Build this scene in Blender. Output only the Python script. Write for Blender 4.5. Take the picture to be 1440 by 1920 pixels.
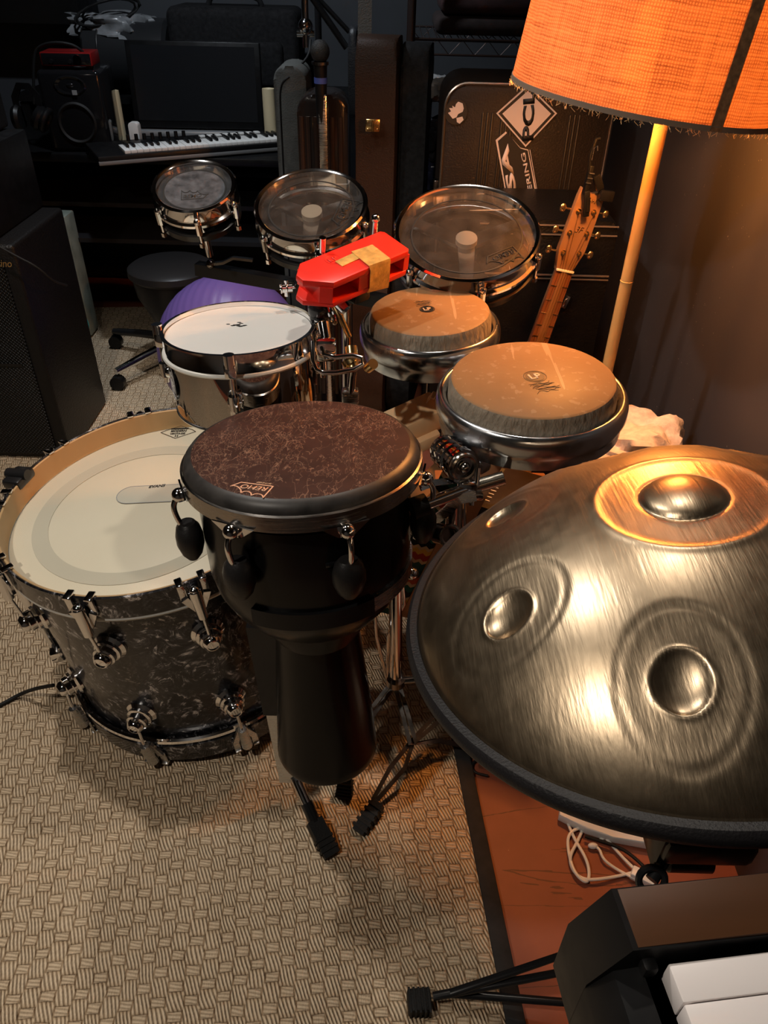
import bpy, bmesh, math, random
from mathutils import Vector, Matrix
random.seed(7)
PI = math.pi
SC = bpy.context.scene
for o in list(bpy.data.objects): bpy.data.objects.remove(o)

# ------------------------------------------------------------ camera, world, lights, exposure
F, H = 1400.0, 1.45
down = Vector((-50, 1850, 1400)).normalized()
upc = -down
fwc = (Vector((0, 0, 1)) - upc * upc.z).normalized()
rtc = fwc.cross(upc)
if rtc.x < 0: rtc = -rtc
R = Matrix((rtc, fwc, upc))                       # camera (x right, y down, z forward) -> world
CAM = Vector((0, 0, H))
cd = bpy.data.cameras.new('camera'); cam = bpy.data.objects.new('camera', cd)
SC.collection.objects.link(cam); SC.camera = cam
cd.sensor_fit = 'VERTICAL'; cd.sensor_height = 36; cd.lens = F / 1920 * 36; cd.clip_start = .02
cx, cy, cz = [Vector((R[0][i], R[1][i], R[2][i])) for i in range(3)]
mw = Matrix((cx, -cy, -cz)).transposed().to_4x4(); mw.translation = CAM; cam.matrix_world = mw

SC.view_settings.view_transform = 'Standard'; SC.view_settings.look = 'None'
SC.view_settings.gamma = 1; SC.view_settings.use_curve_mapping = False
SC.view_settings.exposure = 0.18
w = bpy.data.worlds.new('world'); SC.world = w; w.use_nodes = True
w.node_tree.nodes['Background'].inputs[0].default_value = (.5, .55, .65, 1)
w.node_tree.nodes['Background'].inputs[1].default_value = 0.02

def lamp_spot(name, loc, target, power, color, angle=100, blend=.6, rad=.04):
    l = bpy.data.lights.new(name, 'SPOT'); l.energy = power; l.color = color
    l.spot_size = math.radians(angle); l.spot_blend = blend; l.shadow_soft_size = rad
    o = bpy.data.objects.new(name, l); SC.collection.objects.link(o); o.location = loc
    o.rotation_euler = (Vector(target) - Vector(loc)).to_track_quat('-Z', 'Y').to_euler(); return o
WHITE = (1, .90, .78)
lamp_spot('ceiling_spot_middle', (.12, 1.45, 2.44), (.05, 1.3, 0), 28, WHITE, 110)
lamp_spot('ceiling_spot_left', (-.85, 1.35, 2.44), (-.5, 1.1, 0), 60, (1, .93, .85), 110)
lamp_spot('ceiling_spot_near', (-1.05, .0, 2.44), (-.3, .8, 0), 74, WHITE, 110)
lamp_spot('ceiling_spot_desk', (-.7, 2.7, 2.44), (-.8, 3.6, .8), 62, (.85, .92, 1), 110)

# ------------------------------------------------------------ helpers
def ray(px, py): return R @ Vector(((px - 720) / F, (py - 960) / F, 1))
def at(px, py, Y=None, Z=None, X=None, D=None):
    v = ray(px, py)
    t = Y / v.y if Y is not None else (Z - H) / v.z if Z is not None else X / v.x if X is not None else D
    return CAM + v * t
def frame(c, n, rz=0):
    """matrix at c, local z along n, local x close to world x"""
    n = Vector(n).normalized(); a = (Vector((1, 0, 0)) - n * n.x).normalized(); b = n.cross(a)
    m = Matrix((a, b, n)).transposed().to_4x4(); m.translation = Vector(c)
    return m @ Matrix.Rotation(rz, 4, 'Z')
def onp(M, z, px, py):
    """local point where the view through a photo point meets plane z of frame M"""
    Mi = M.inverted(); o = Mi @ CAM; d = Mi.to_3x3() @ ray(px, py)
    t = (z - o.z) / d.z; return o + d * t
def ang(M, z, px, py): p = onp(M, z, px, py); return math.atan2(p.y, p.x)
T = Matrix.Translation
def RX(a): return Matrix.Rotation(a, 4, 'X')
def RY(a): return Matrix.Rotation(a, 4, 'Y')
def RZ(a): return Matrix.Rotation(a, 4, 'Z')

def thing(name, label, cat, M=None, group=None):
    o = bpy.data.objects.new(name, None); SC.collection.objects.link(o); o.empty_display_size = .05
    if M is not None: o.matrix_world = M if isinstance(M, Matrix) else T(Vector(M))
    o['label'] = label; o['category'] = cat
    if group: o['group'] = group
    return o
def tag(o, label, cat, group=None, kind=None):
    o['label'] = label; o['category'] = cat
    if group: o['group'] = group
    if kind: o['kind'] = kind
    return o

class MB:
    def __init__(s): s.bm = bmesh.new(); s.X = Matrix.Identity(4)
    def _x(s, vs, m=None):
        m = s.X if m is None else s.X @ m
        bmesh.ops.transform(s.bm, matrix=m, verts=vs)
    def box(s, c, d, rot=None, bev=0, seg=2):
        g = bmesh.ops.create_cube(s.bm, size=1); vs = g['verts']
        bmesh.ops.scale(s.bm, vec=d, verts=vs)
        if bev:
            es = list({e for v in vs for e in v.link_edges})
            r = bmesh.ops.bevel(s.bm, geom=vs + es, offset=bev, segments=seg, affect='EDGES', profile=.5)
            vs = list({v for f in r['faces'] for v in f.verts} | {v for v in vs if v.is_valid})
        s._x(vs, T(Vector(c)) @ (rot if rot is not None else Matrix.Identity(4))); return s
    def lathe(s, prof, seg=64, a0=0, a1=2 * PI, m=None):
        full = abs(a1 - a0 - 2 * PI) < 1e-6; n = seg if full else seg + 1; rings = []; new = []
        for r, z in prof:
            if r < 1e-6:
                v = s.bm.verts.new((0, 0, z)); rings.append([v]); new.append(v)
            else:
                rr = [s.bm.verts.new((r * math.cos(a0 + (a1 - a0) * i / seg), r * math.sin(a0 + (a1 - a0) * i / seg), z)) for i in range(n)]
                rings.append(rr); new += rr
        for A, B in zip(rings, rings[1:]):
            for i in range(seg):
                j = (i + 1) % n
                if len(A) == 1 and len(B) == 1: continue
                if len(A) == 1: f = [A[0], B[j], B[i]]
                elif len(B) == 1: f = [A[i], A[j], B[0]]
                else: f = [A[i], A[j], B[j], B[i]]
                try: s.bm.faces.new(f)
                except ValueError: pass
        s._x(new, m); return s
    def cyl(s, p0, p1, r0, r1=None, seg=20):
        p0, p1 = Vector(p0), Vector(p1); r1 = r0 if r1 is None else r1; L = (p1 - p0).length
        q = (p1 - p0).to_track_quat('Z', 'Y').to_matrix().to_4x4()
        return s.lathe([(0, 0), (r0, 0), (r1, L), (0, L)], seg, m=T(p0) @ q)
    def ball(s, c, r, sc=(1, 1, 1), seg=20, m=None):
        pr = [(r * math.sin(PI * i / 12), -r * math.cos(PI * i / 12)) for i in range(13)]
        pr[0] = (0, -r); pr[-1] = (0, r)
        return s.lathe(pr, seg, m=T(Vector(c)) @ (m if m is not None else Matrix.Identity(4)) @ Matrix.Diagonal((*sc, 1)))
    def torus(s, Rr, r, z=0, seg=72, n=12, m=None, sz=1):
        pr = [(Rr + r * math.cos(2 * PI * i / n), z + sz * r * math.sin(2 * PI * i / n)) for i in range(n + 1)]
        return s.lathe(pr, seg, m=m)
    def tube(s, pts, r, seg=10, smooth=0, flat=None):
        pts = [Vector(p) for p in pts]
        for _ in range(smooth):
            q = [pts[0]]
            for a, b in zip(pts, pts[1:]): q += [a * .75 + b * .25, a * .25 + b * .75]
            pts = q + [pts[-1]]
        rings = []; new = []; prev = None
        for i, p in enumerate(pts):
            t = (pts[min(i + 1, len(pts) - 1)] - pts[max(i - 1, 0)]).normalized()
            if prev is None:
                u = t.cross(Vector((0, 0, 1)));
                if u.length < .05: u = t.cross(Vector((0, 1, 0)))
                u.normalize()
            else: u = (prev - t * prev.dot(t)).normalized()
            prev = u; v = t.cross(u); rr = r(i / (len(pts) - 1)) if callable(r) else r
            fl = flat if flat else 1
            ring = [s.bm.verts.new(p + u * rr * math.cos(2 * PI * k / seg) + v * rr * fl * math.sin(2 * PI * k / seg)) for k in range(seg)]
            rings.append(ring); new += ring
        for A, B in zip(rings, rings[1:]):
            for k in range(seg): s.bm.faces.new([A[k], A[(k + 1) % seg], B[(k + 1) % seg], B[k]])
        s.bm.faces.new(rings[0][::-1]); s.bm.faces.new(rings[-1]); s._x(new); return s
    def bar(s, pts, wd, th, up=(0, 0, 1)):
        """flat strip of width wd and thickness th along pts"""
        pts = [Vector(p) for p in pts]; rings = []; new = []; up = Vector(up)
        for i, p in enumerate(pts):
            t = (pts[min(i + 1, len(pts) - 1)] - pts[max(i - 1, 0)]).normalized()
            u = t.cross(up).normalized(); v = u.cross(t).normalized()
            ring = [s.bm.verts.new(p + u * wd / 2 * a + v * th / 2 * b) for a, b in ((-1, -1), (1, -1), (1, 1), (-1, 1))]
            rings.append(ring); new += ring
        for A, B in zip(rings, rings[1:]):
            for k in range(4): s.bm.faces.new([A[k], A[(k + 1) % 4], B[(k + 1) % 4], B[k]])
        s.bm.faces.new(rings[0][::-1]); s.bm.faces.new(rings[-1]); s._x(new); return s
    def prism(s, out, z0, z1, m=None, bev=0, seg=2):
        lo = [s.bm.verts.new((x, y, z0)) for x, y in out]; hi = [s.bm.verts.new((x, y, z1)) for x, y in out]
        fs = [s.bm.faces.new(lo[::-1]), s.bm.faces.new(hi)]; n = len(out)
        for i in range(n): fs.append(s.bm.faces.new([lo[i], lo[(i + 1) % n], hi[(i + 1) % n], hi[i]]))
        vs = lo + hi
        if bev:
            es = list({e for f in fs[:2] for e in f.edges})
            r = bmesh.ops.bevel(s.bm, geom=es, offset=bev, segments=seg, affect='EDGES', profile=.5)
            vs = list({v for v in vs if v.is_valid} | {v for f in r['faces'] for v in f.verts})
        s._x(vs, m); return s
    def quad(s, P):
        vs = [s.bm.verts.new(Vector(p)) for p in P]; s.bm.faces.new(vs); s._x(vs); return s
    def hull(s, P):
        vs = [s.bm.verts.new(Vector(p)) for p in P]; s._x(vs)
        bmesh.ops.convex_hull(s.bm, input=vs); return s
    def build(s, name, mat, parent=None, ang=38, smooth=True):
        bm = s.bm
        bmesh.ops.recalc_face_normals(bm, faces=bm.faces[:])
        for e in bm.edges:
            if len(e.link_faces) == 2 and e.calc_face_angle(0) > math.radians(ang): e.smooth = False
        me = bpy.data.meshes.new(name); bm.to_mesh(me); bm.free()
        if smooth: me.shade_smooth() if hasattr(me, 'shade_smooth') else None
        if smooth:
            # keep hard edges hard
            pass
        me.materials.append(mat); o = bpy.data.objects.new(name, me); SC.collection.objects.link(o)
        if parent is not None: o.parent = parent
        return o
def circ2(r, n=48, cx=0, cy=0, ry=None): return [(cx + r * math.cos(2 * PI * i / n), cy + (ry or r) * math.sin(2 * PI * i / n)) for i in range(n)]

# ------------------------------------------------------------ materials
def mat(name, col=(.5, .5, .5), rough=.5, metal=0, spec=.5, noise=0, nscale=30, bump=0, bscale=200, coat=0, trans=0, ior=1.45, emis=None, es=0, rvar=0, stretch=None, aniso=0):
    m = bpy.data.materials.new(name); m.use_nodes = True; nt = m.node_tree; p = nt.nodes['Principled BSDF']
    p.inputs['Base Color'].default_value = (*col, 1); p.inputs['Roughness'].default_value = rough
    p.inputs['Metallic'].default_value = metal; p.inputs['Specular IOR Level'].default_value = spec
    p.inputs['Coat Weight'].default_value = coat; p.inputs['Transmission Weight'].default_value = trans; p.inputs['IOR'].default_value = ior
    p.inputs['Coat Roughness'].default_value = .08
    if emis: p.inputs['Emission Color'].default_value = (*emis, 1); p.inputs['Emission Strength'].default_value = es
    tc = nt.nodes.new('ShaderNodeTexCoord'); mp = nt.nodes.new('ShaderNodeMapping'); nt.links.new(tc.outputs['Object'], mp.inputs[0])
    if stretch: mp.inputs['Scale'].default_value = stretch
    if noise or rvar:
        n = nt.nodes.new('ShaderNodeTexNoise'); n.inputs['Scale'].default_value = nscale; n.inputs['Detail'].default_value = 6
        nt.links.new(mp.outputs[0], n.inputs['Vector'])
        if noise:
            r = nt.nodes.new('ShaderNodeValToRGB'); nt.links.new(n.outputs['Fac'], r.inputs[0])
            r.color_ramp.elements[0].position = .3; r.color_ramp.elements[1].position = .7
            r.color_ramp.elements[0].color = (*[c * (1 - noise) for c in col], 1); r.color_ramp.elements[1].color = (*[min(1, c * (1 + noise)) for c in col], 1)
            nt.links.new(r.outputs[0], p.inputs['Base Color'])
        if rvar:
            mr = nt.nodes.new('ShaderNodeMapRange'); mr.inputs[1].default_value = .3; mr.inputs[2].default_value = .7
            mr.inputs[3].default_value = max(0, rough - rvar); mr.inputs[4].default_value = rough + rvar
            nt.links.new(n.outputs['Fac'], mr.inputs[0]); nt.links.new(mr.outputs[0], p.inputs['Roughness'])
    if bump:
        n2 = nt.nodes.new('ShaderNodeTexNoise'); n2.inputs['Scale'].default_value = bscale; n2.inputs['Detail'].default_value = 4
        nt.links.new(mp.outputs[0], n2.inputs['Vector'])
        b = nt.nodes.new('ShaderNodeBump'); b.inputs['Strength'].default_value = bump; b.inputs['Distance'].default_value = .002
        nt.links.new(n2.outputs['Fac'], b.inputs['Height']); nt.links.new(b.outputs[0], p.inputs['Normal'])
    return m
class NG:
    """tiny node-graph builder"""
    def __init__(s, m): s.nt = m.node_tree; s.L = s.nt.links; s.p = s.nt.nodes.get('Principled BSDF')
    def n(s, t, **k):
        x = s.nt.nodes.new(t)
        for a, b in k.items(): setattr(x, a, b)
        return x
    def m(s, op, a, b=0, c=0):
        x = s.n('ShaderNodeMath', operation=op)
        for i, v in enumerate((a, b, c)):
            if isinstance(v, (int, float)): x.inputs[i].default_value = v
            else: s.L.new(v, x.inputs[i])
        return x.outputs[0]
    def mix(s, f, a, b):
        x = s.n('ShaderNodeMix', data_type='RGBA')
        for i, v in ((0, f), (6, a), (7, b)):
            if isinstance(v, (int, float)): x.inputs[i].default_value = v
            elif isinstance(v, tuple): x.inputs[i].default_value = (*v, 1)
            else: s.L.new(v, x.inputs[i])
        return x.outputs[2]
    def noise(s, vec, sc, det=4, dist=0, rough=.5):
        x = s.n('ShaderNodeTexNoise'); x.inputs['Scale'].default_value = sc; x.inputs['Detail'].default_value = det
        x.inputs['Distortion'].default_value = dist; x.inputs['Roughness'].default_value = rough; s.L.new(vec, x.inputs['Vector']); return x
    def ramp(s, f, stops):
        x = s.n('ShaderNodeValToRGB'); s.L.new(f, x.inputs[0]); e = x.color_ramp.elements
        while len(e) < len(stops): e.new(.5)
        for i, (p, c) in enumerate(stops): e[i].position = p; e[i].color = (*c, 1) if isinstance(c, tuple) else (c, c, c, 1)
        return x.outputs[0]
    def obj(s): return s.n('ShaderNodeTexCoord').outputs['Object']
    def map(s, vec, scale=(1, 1, 1), rot=(0, 0, 0), loc=(0, 0, 0)):
        x = s.n('ShaderNodeMapping'); x.inputs['Scale'].default_value = scale; x.inputs['Rotation'].default_value = rot; x.inputs['Location'].default_value = loc
        s.L.new(vec, x.inputs[0]); return x.outputs[0]
    def bump(s, h, st=.5, d=.002):
        x = s.n('ShaderNodeBump'); x.inputs['Strength'].default_value = st; x.inputs['Distance'].default_value = d
        s.L.new(h, x.inputs['Height']); return x.outputs[0]

CHROME = mat('chrome', (.82, .82, .83), .07, 1, rvar=.03, nscale=12)
BRUSHED = mat('brushed_metal', (.62, .62, .62), .28, 1, rvar=.1, nscale=30, stretch=(1, 1, 20))
ALU = mat('cast_aluminium', (.50, .51, .53), .20, 1, rvar=.10, nscale=14, noise=.15)
DARKMETAL = mat('dark_nickel', (.30, .28, .26), .22, 1, rvar=.06)
BLACKMETAL = mat('black_metal', (.012, .012, .013), .25, 0, .6)
RUBBER = mat('black_rubber', (.010, .010, .010), .6, 0, .3, bump=.4, bscale=350)
SATINBLK = mat('satin_black_shell', (.004, .0038, .0038), .22, 0, .28, rvar=.04, nscale=9, bump=.05, bscale=60)
BLK = mat('black_plastic', (.006, .006, .0065), .40, 0, .35, rvar=.08)
GLOSSBLK = mat('gloss_black_plastic', (.008, .008, .009), .10, 0, .5)
FABBLK = mat('black_fabric', (.014, .014, .015), .85, 0, .2, noise=.4, nscale=60, bump=.6, bscale=300)
VINYLBLK = mat('black_vinyl', (.006, .0055, .0055), .42, 0, .3, bump=.9, bscale=160)
GOLD = mat('gold_metal', (.85, .60, .28), .2, 1)
WHITEP = mat('white_plastic', (.78, .77, .74), .4)
INK = mat('black_print', (.012, .012, .012), .5)
GREYINK = mat('grey_print', (.30, .31, .33), .5)
TANINK = mat('pale_print', (.62, .44, .30), .5)
WHITEINK = mat('white_print', (.75, .72, .70), .6)

def m_rug():
    m = mat('woven_sisal_rug', rough=.95, spec=.1); g = NG(m); o = g.obj()
    nz = g.noise(o, 9, 2); wob = g.n('ShaderNodeVectorMath', operation='MULTIPLY_ADD')
    g.L.new(nz.outputs['Color'], wob.inputs[0]); wob.inputs[1].default_value = (.018, .018, 0); g.L.new(o, wob.inputs[2])
    sep = g.n('ShaderNodeSeparateXYZ'); g.L.new(wob.outputs[0], sep.inputs[0]); x, y = sep.outputs[0], sep.outputs[1]
    u = g.m('DIVIDE', x, .027); v = g.m('DIVIDE', y, .0238)
    # vertical cords: offset per column, long loop, short transverse patch
    col = g.m('FLOOR', u); par = g.m('FLOORED_MODULO', col, 2)
    vv = g.m('ADD', g.m('MULTIPLY', v, .5), g.m('MULTIPLY', par, .5)); fv = g.m('FRACT', vv); fu = g.m('FRACT', u)
    patch = g.m('MULTIPLY', g.m('GREATER_THAN', fv, .68), g.m('MULTIPLY', g.m('GREATER_THAN', fu, .12), g.m('LESS_THAN', fu, .88)))
    # strands
    tw = g.m('ADD', g.m('MULTIPLY', x, 4.1 / .027), g.m('MULTIPLY', y, 1.3 / .027))
    sv = g.m('ABSOLUTE', g.m('SINE', g.m('MULTIPLY', tw, PI)))
    th = g.m('ADD', g.m('MULTIPLY', y, 3.0 / .0205), g.m('MULTIPLY', x, .6 / .0205))
    sh = g.m('ABSOLUTE', g.m('SINE', g.m('MULTIPLY', th, PI)))
    lv = g.m('DIVIDE', fv, .68); archv = g.m('POWER', g.m('MAXIMUM', g.m('SINE', g.m('MULTIPLY', lv, PI)), 0.02), .3)
    lh = g.m('SINE', g.m('MULTIPLY', g.m('DIVIDE', g.m('SUBTRACT', fv, .68), .32), PI)); archh = g.m('POWER', g.m('MAXIMUM', g.m('MULTIPLY', lh, g.m('SINE', g.m('MULTIPLY', fu, PI))), .02), .25)
    hv = g.m('MULTIPLY', archv, g.m('ADD', .42, g.m('MULTIPLY', sv, .75)))
    hh = g.m('MULTIPLY', archh, g.m('ADD', .5, g.m('MULTIPLY', sh, .42)))
    hgt = g.m('ADD', g.m('MULTIPLY', patch, hh), g.m('MULTIPLY', g.m('SUBTRACT', 1, patch), hv))
    fine = g.noise(g.map(o, (1, .35, 1)), 420, 3)
    hgt2 = g.m('ADD', hgt, g.m('MULTIPLY', fine.outputs['Fac'], .35))
    big = g.noise(o, 26, 4)
    base = g.ramp(g.m('ADD', g.m('MULTIPLY', hgt, .62), g.m('MULTIPLY', g.m('ADD', fine.outputs['Fac'], g.m('MULTIPLY', big.outputs['Fac'], .7)), .36)),
                  [(.24, (.020, .011, .005)), (.42, (.20, .128, .072)), (.66, (.56, .405, .255)), (.94, (.80, .63, .44))])  # dark stops follow the low gaps: shade between strands painted into the colour
    pc = g.mix(g.m('MULTIPLY', patch, .35), base, (.66, .53, .38)); g.L.new(pc, g.p.inputs['Base Color'])
    g.L.new(g.bump(hgt2, 1.0, .006), g.p.inputs['Normal']); return m
def m_pearl():
    m = mat('black_pearl_wrap', rough=.12, spec=.6, coat=.6); g = NG(m); o = g.obj()
    a = g.noise(o, 14, 5, 1.6, .6); wv = g.n('ShaderNodeVectorMath', operation='MULTIPLY_ADD'); g.L.new(a.outputs['Color'], wv.inputs[0]); wv.inputs[1].default_value = (.09, .09, .09); g.L.new(o, wv.inputs[2])
    b = g.noise(wv.outputs[0], 20, 4, 3.2, .55)
    vo = g.n('ShaderNodeTexVoronoi'); vo.inputs['Scale'].default_value = 46; g.L.new(wv.outputs[0], vo.inputs['Vector'])
    f = g.m('ADD', g.m('MULTIPLY', b.outputs['Fac'], .85), g.m('MULTIPLY', g.m('SUBTRACT', .5, vo.outputs['Distance']), .25))
    c = g.ramp(f, [(.38, (.008, .008, .010)), (.49, (.045, .044, .050)), (.56, (.28, .275, .29)), (.62, (.75, .72, .72)), (.70, (.12, .12, .13))])
    g.L.new(c, g.p.inputs['Base Color']); g.p.inputs['Metallic'].default_value = .45; g.p.inputs['Roughness'].default_value = .32
    g.L.new(g.bump(f, .25, .003), g.p.inputs['Normal']); return m
def m_fiber():
    m = mat('fibrous_dark_skin', rough=.5, spec=.2); g = NG(m); o = g.obj(); tot = None
    for i, (sc, rot, th) in enumerate(((18, .3, .007), (26, 1.4, .007), (34, 2.4, .008), (46, .9, .009), (60, 2.0, .010))):
        mp = g.map(o, (1, .45, 1), (0, 0, rot), (i * 3.1, i, i * 1.7)); a = g.noise(mp, sc, 3, .8, .6)
        d = g.m('ABSOLUTE', g.m('SUBTRACT', a.outputs['Fac'], .5)); l = g.m('SUBTRACT', 1, g.m('MINIMUM', g.m('DIVIDE', d, th), 1))
        msk = g.noise(g.map(o, (1, 1, 1), (0, 0, 0), (i * 7, 0, 0)), 11, 3); l = g.m('MULTIPLY', l, g.m('MULTIPLY', g.m('GREATER_THAN', msk.outputs['Fac'], .47), 1))
        tot = l if tot is None else g.m('MAXIMUM', tot, l)
    sp = g.noise(o, 300, 2); tot = g.m('MULTIPLY', tot, g.m('ADD', .35, g.m('MULTIPLY', sp.outputs['Fac'], .8)))
    bg = g.mix(g.noise(o, 25, 5).outputs['Fac'], (.022, .010, .008), (.062, .029, .022))
    g.L.new(g.mix(g.m('MULTIPLY', tot, .42), bg, (.50, .31, .21)), g.p.inputs['Base Color']); return m
def m_skin(name='rawhide_head'):
    m = mat(name, rough=.5, spec=.18); g = NG(m); o = g.obj()
    a = g.noise(o, 8, 5, .5); b = g.noise(o, 70, 4); c = g.noise(g.map(o, (1, .08, 1), (0, 0, .6)), 60, 2)
    base = g.mix(a.outputs['Fac'], (.20, .105, .042), (.285, .165, .075))
    base = g.mix(g.m('MULTIPLY', g.m('GREATER_THAN', b.outputs['Fac'], .62), .35), base, (.37, .25, .15))
    base = g.mix(g.m('MULTIPLY', g.m('GREATER_THAN', c.outputs['Fac'], .70), .5), base, (.44, .29, .17))
    g.L.new(base, g.p.inputs['Base Color']); g.L.new(g.bump(b.outputs['Fac'], .15, .002), g.p.inputs['Normal']); return m
def m_wrinkle():
    m = mat('wrinkled_skin_side', rough=.5, spec=.3); g = NG(m); o = g.obj()
    sep = g.n('ShaderNodeSeparateXYZ'); g.L.new(o, sep.inputs[0]); a = g.m('ARCTAN2', sep.outputs[1], sep.outputs[0])
    cmb = g.n('ShaderNodeCombineXYZ'); g.L.new(a, cmb.inputs[0]); g.L.new(g.m('MULTIPLY', sep.outputs[2], 3), cmb.inputs[1])
    n = g.noise(cmb.outputs[0], 16, 3); n2 = g.noise(o, 40, 3)
    g.L.new(g.mix(g.m('ADD', g.m('MULTIPLY', n.outputs['Fac'], .6), g.m('MULTIPLY', n2.outputs['Fac'], .4)), (.12, .10, .075), (.34, .28, .21)), g.p.inputs['Base Color'])
    g.L.new(g.bump(n.outputs['Fac'], .8, .006), g.p.inputs['Normal']); return m
def m_clear(name, dust=.1, tint=(.30, .27, .25)):
    m = bpy.data.materials.new(name); m.use_nodes = True; g = NG(m); nt = m.node_tree; out = nt.nodes['Material Output']; nt.nodes.remove(g.p)
    o = g.obj(); tr = g.n('ShaderNodeBsdfTransparent'); tr.inputs[0].default_value = (.62, .60, .58, 1)
    gl = g.n('ShaderNodeBsdfGlossy'); gl.inputs['Roughness'].default_value = .12; gl.inputs[0].default_value = (.9, .9, .9, 1)
    df = g.n('ShaderNodeBsdfDiffuse'); df.inputs[0].default_value = (*tint, 1)
    fr = g.n('ShaderNodeFresnel'); fr.inputs[0].default_value = 1.5
    m1 = g.n('ShaderNodeMixShader'); g.L.new(g.m('ADD', fr.outputs[0], .04), m1.inputs[0]); g.L.new(tr.outputs[0], m1.inputs[1]); g.L.new(gl.outputs[0], m1.inputs[2])
    a = g.noise(o, 30, 5); s = g.noise(g.map(o, (1, .06, 1), (0, 0, .8)), 90, 2); s2 = g.noise(g.map(o, (.06, 1, 1), (0, 0, 2.1)), 80, 2)
    d = g.m('ADD', g.m('MULTIPLY', a.outputs['Fac'], dust), g.m('MULTIPLY', g.m('MAXIMUM', g.m('GREATER_THAN', s.outputs['Fac'], .72), g.m('GREATER_THAN', s2.outputs['Fac'], .73)), .4))
    m2 = g.n('ShaderNodeMixShader'); g.L.new(d, m2.inputs[0]); g.L.new(m1.outputs[0], m2.inputs[1]); g.L.new(df.outputs[0], m2.inputs[2]); g.L.new(m2.outputs[0], out.inputs[0]); return m
def m_burlap():
    m = bpy.data.materials.new('burlap_shade_fabric'); m.use_nodes = True; g = NG(m); nt = m.node_tree; out = nt.nodes['Material Output']; nt.nodes.remove(g.p)
    o = g.obj(); sep = g.n('ShaderNodeSeparateXYZ'); g.L.new(o, sep.inputs[0])
    a = g.m('MULTIPLY', g.m('ARCTAN2', sep.outputs[1], sep.outputs[0]), 330); z = g.m('MULTIPLY', sep.outputs[2], 1400)
    jit = g.noise(o, 30, 3); z = g.m('ADD', z, g.m('MULTIPLY', jit.outputs['Fac'], 8)); a = g.m('ADD', a, g.m('MULTIPLY', jit.outputs['Fac'], 6))
    wv = g.m('MULTIPLY', g.m('ADD', .5, g.m('MULTIPLY', g.m('SINE', a), .5)), g.m('ADD', .5, g.m('MULTIPLY', g.m('SINE', z), .5)))
    cb = g.n('ShaderNodeCombineXYZ'); g.L.new(g.m('MULTIPLY', g.m('ARCTAN2', sep.outputs[1], sep.outputs[0]), 1.2), cb.inputs[0]); g.L.new(g.m('MULTIPLY', sep.outputs[2], 90), cb.inputs[1])
    slub = g.noise(cb.outputs[0], 2.2, 4)
    cb2 = g.n('ShaderNodeCombineXYZ'); g.L.new(g.m('MULTIPLY', g.m('ARCTAN2', sep.outputs[1], sep.outputs[0]), 26), cb2.inputs[0]); g.L.new(g.m('MULTIPLY', sep.outputs[2], 3), cb2.inputs[1])
    slub2 = g.noise(cb2.outputs[0], 2.2, 3)
    k = g.m('ADD', g.m('MULTIPLY', wv, .60), g.m('ADD', g.m('MULTIPLY', slub.outputs['Fac'], .75), g.m('MULTIPLY', slub2.outputs['Fac'], .45)))
    c = g.ramp(k, [(.30, (.11, .045, .022)), (.62, (.38, .225, .13)), (.95, (.70, .47, .30))])
    tl = g.n('ShaderNodeBsdfTranslucent'); df = g.n('ShaderNodeBsdfDiffuse'); g.L.new(c, tl.inputs[0]); g.L.new(c, df.inputs[0])
    b = g.bump(wv, .5, .001); g.L.new(b, df.inputs['Normal'])
    mx = g.n('ShaderNodeMixShader'); mx.inputs[0].default_value = .35; g.L.new(tl.outputs[0], mx.inputs[1]); g.L.new(df.outputs[0], mx.inputs[2]); g.L.new(mx.outputs[0], out.inputs[0]); return m
def m_pan():
    m = mat('brushed_bronze_steel', rough=.3, metal=1); g = NG(m); o = g.obj()
    st = g.noise(g.map(o, (1, .05, .3), (0, 0, -.95)), 330, 3); big = g.noise(o, 5, 4); fine = g.noise(o, 60, 5)
    st2 = g.noise(g.map(o, (1, .12, .3), (0, 0, -.75)), 110, 3)
    g.L.new(g.mix(g.m('ADD', g.m('MULTIPLY', st2.outputs['Fac'], .5), g.m('MULTIPLY', big.outputs['Fac'], .5)), (.29, .215, .14), (.56, .44, .30)), g.p.inputs['Base Color'])
    g.L.new(g.m('ADD', .27, g.m('MULTIPLY', fine.outputs['Fac'], .14)), g.p.inputs['Roughness'])
    h = g.m('ADD', g.m('MULTIPLY', st.outputs['Fac'], .6), g.m('MULTIPLY', st2.outputs['Fac'], .9)); g.L.new(g.bump(h, .22, .0015), g.p.inputs['Normal']); return m
def m_wall():
    m = mat('dark_painted_wall', rough=.45, spec=.35); g = NG(m); o = g.obj()
    a = g.noise(o, 3, 5); s = g.noise(o, 120, 2); s2 = g.noise(o, 4, 3); sc = g.noise(g.map(o, (1, .25, .08), (.4, 0, 0)), 30, 2)
    sp = g.m('MULTIPLY', g.m('GREATER_THAN', s.outputs['Fac'], .74), g.m('GREATER_THAN', s2.outputs['Fac'], .5))
    sp = g.m('MAXIMUM', sp, g.m('MULTIPLY', g.m('GREATER_THAN', sc.outputs['Fac'], .77), .4))
    g.L.new(g.mix(g.m('MULTIPLY', sp, .6), g.mix(a.outputs['Fac'], (.040, .036, .038), (.075, .068, .072)), (.5, .42, .35)), g.p.inputs['Base Color'])
    g.L.new(g.bump(a.outputs['Fac'], .25, .01), g.p.inputs['Normal']); return m
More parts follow.
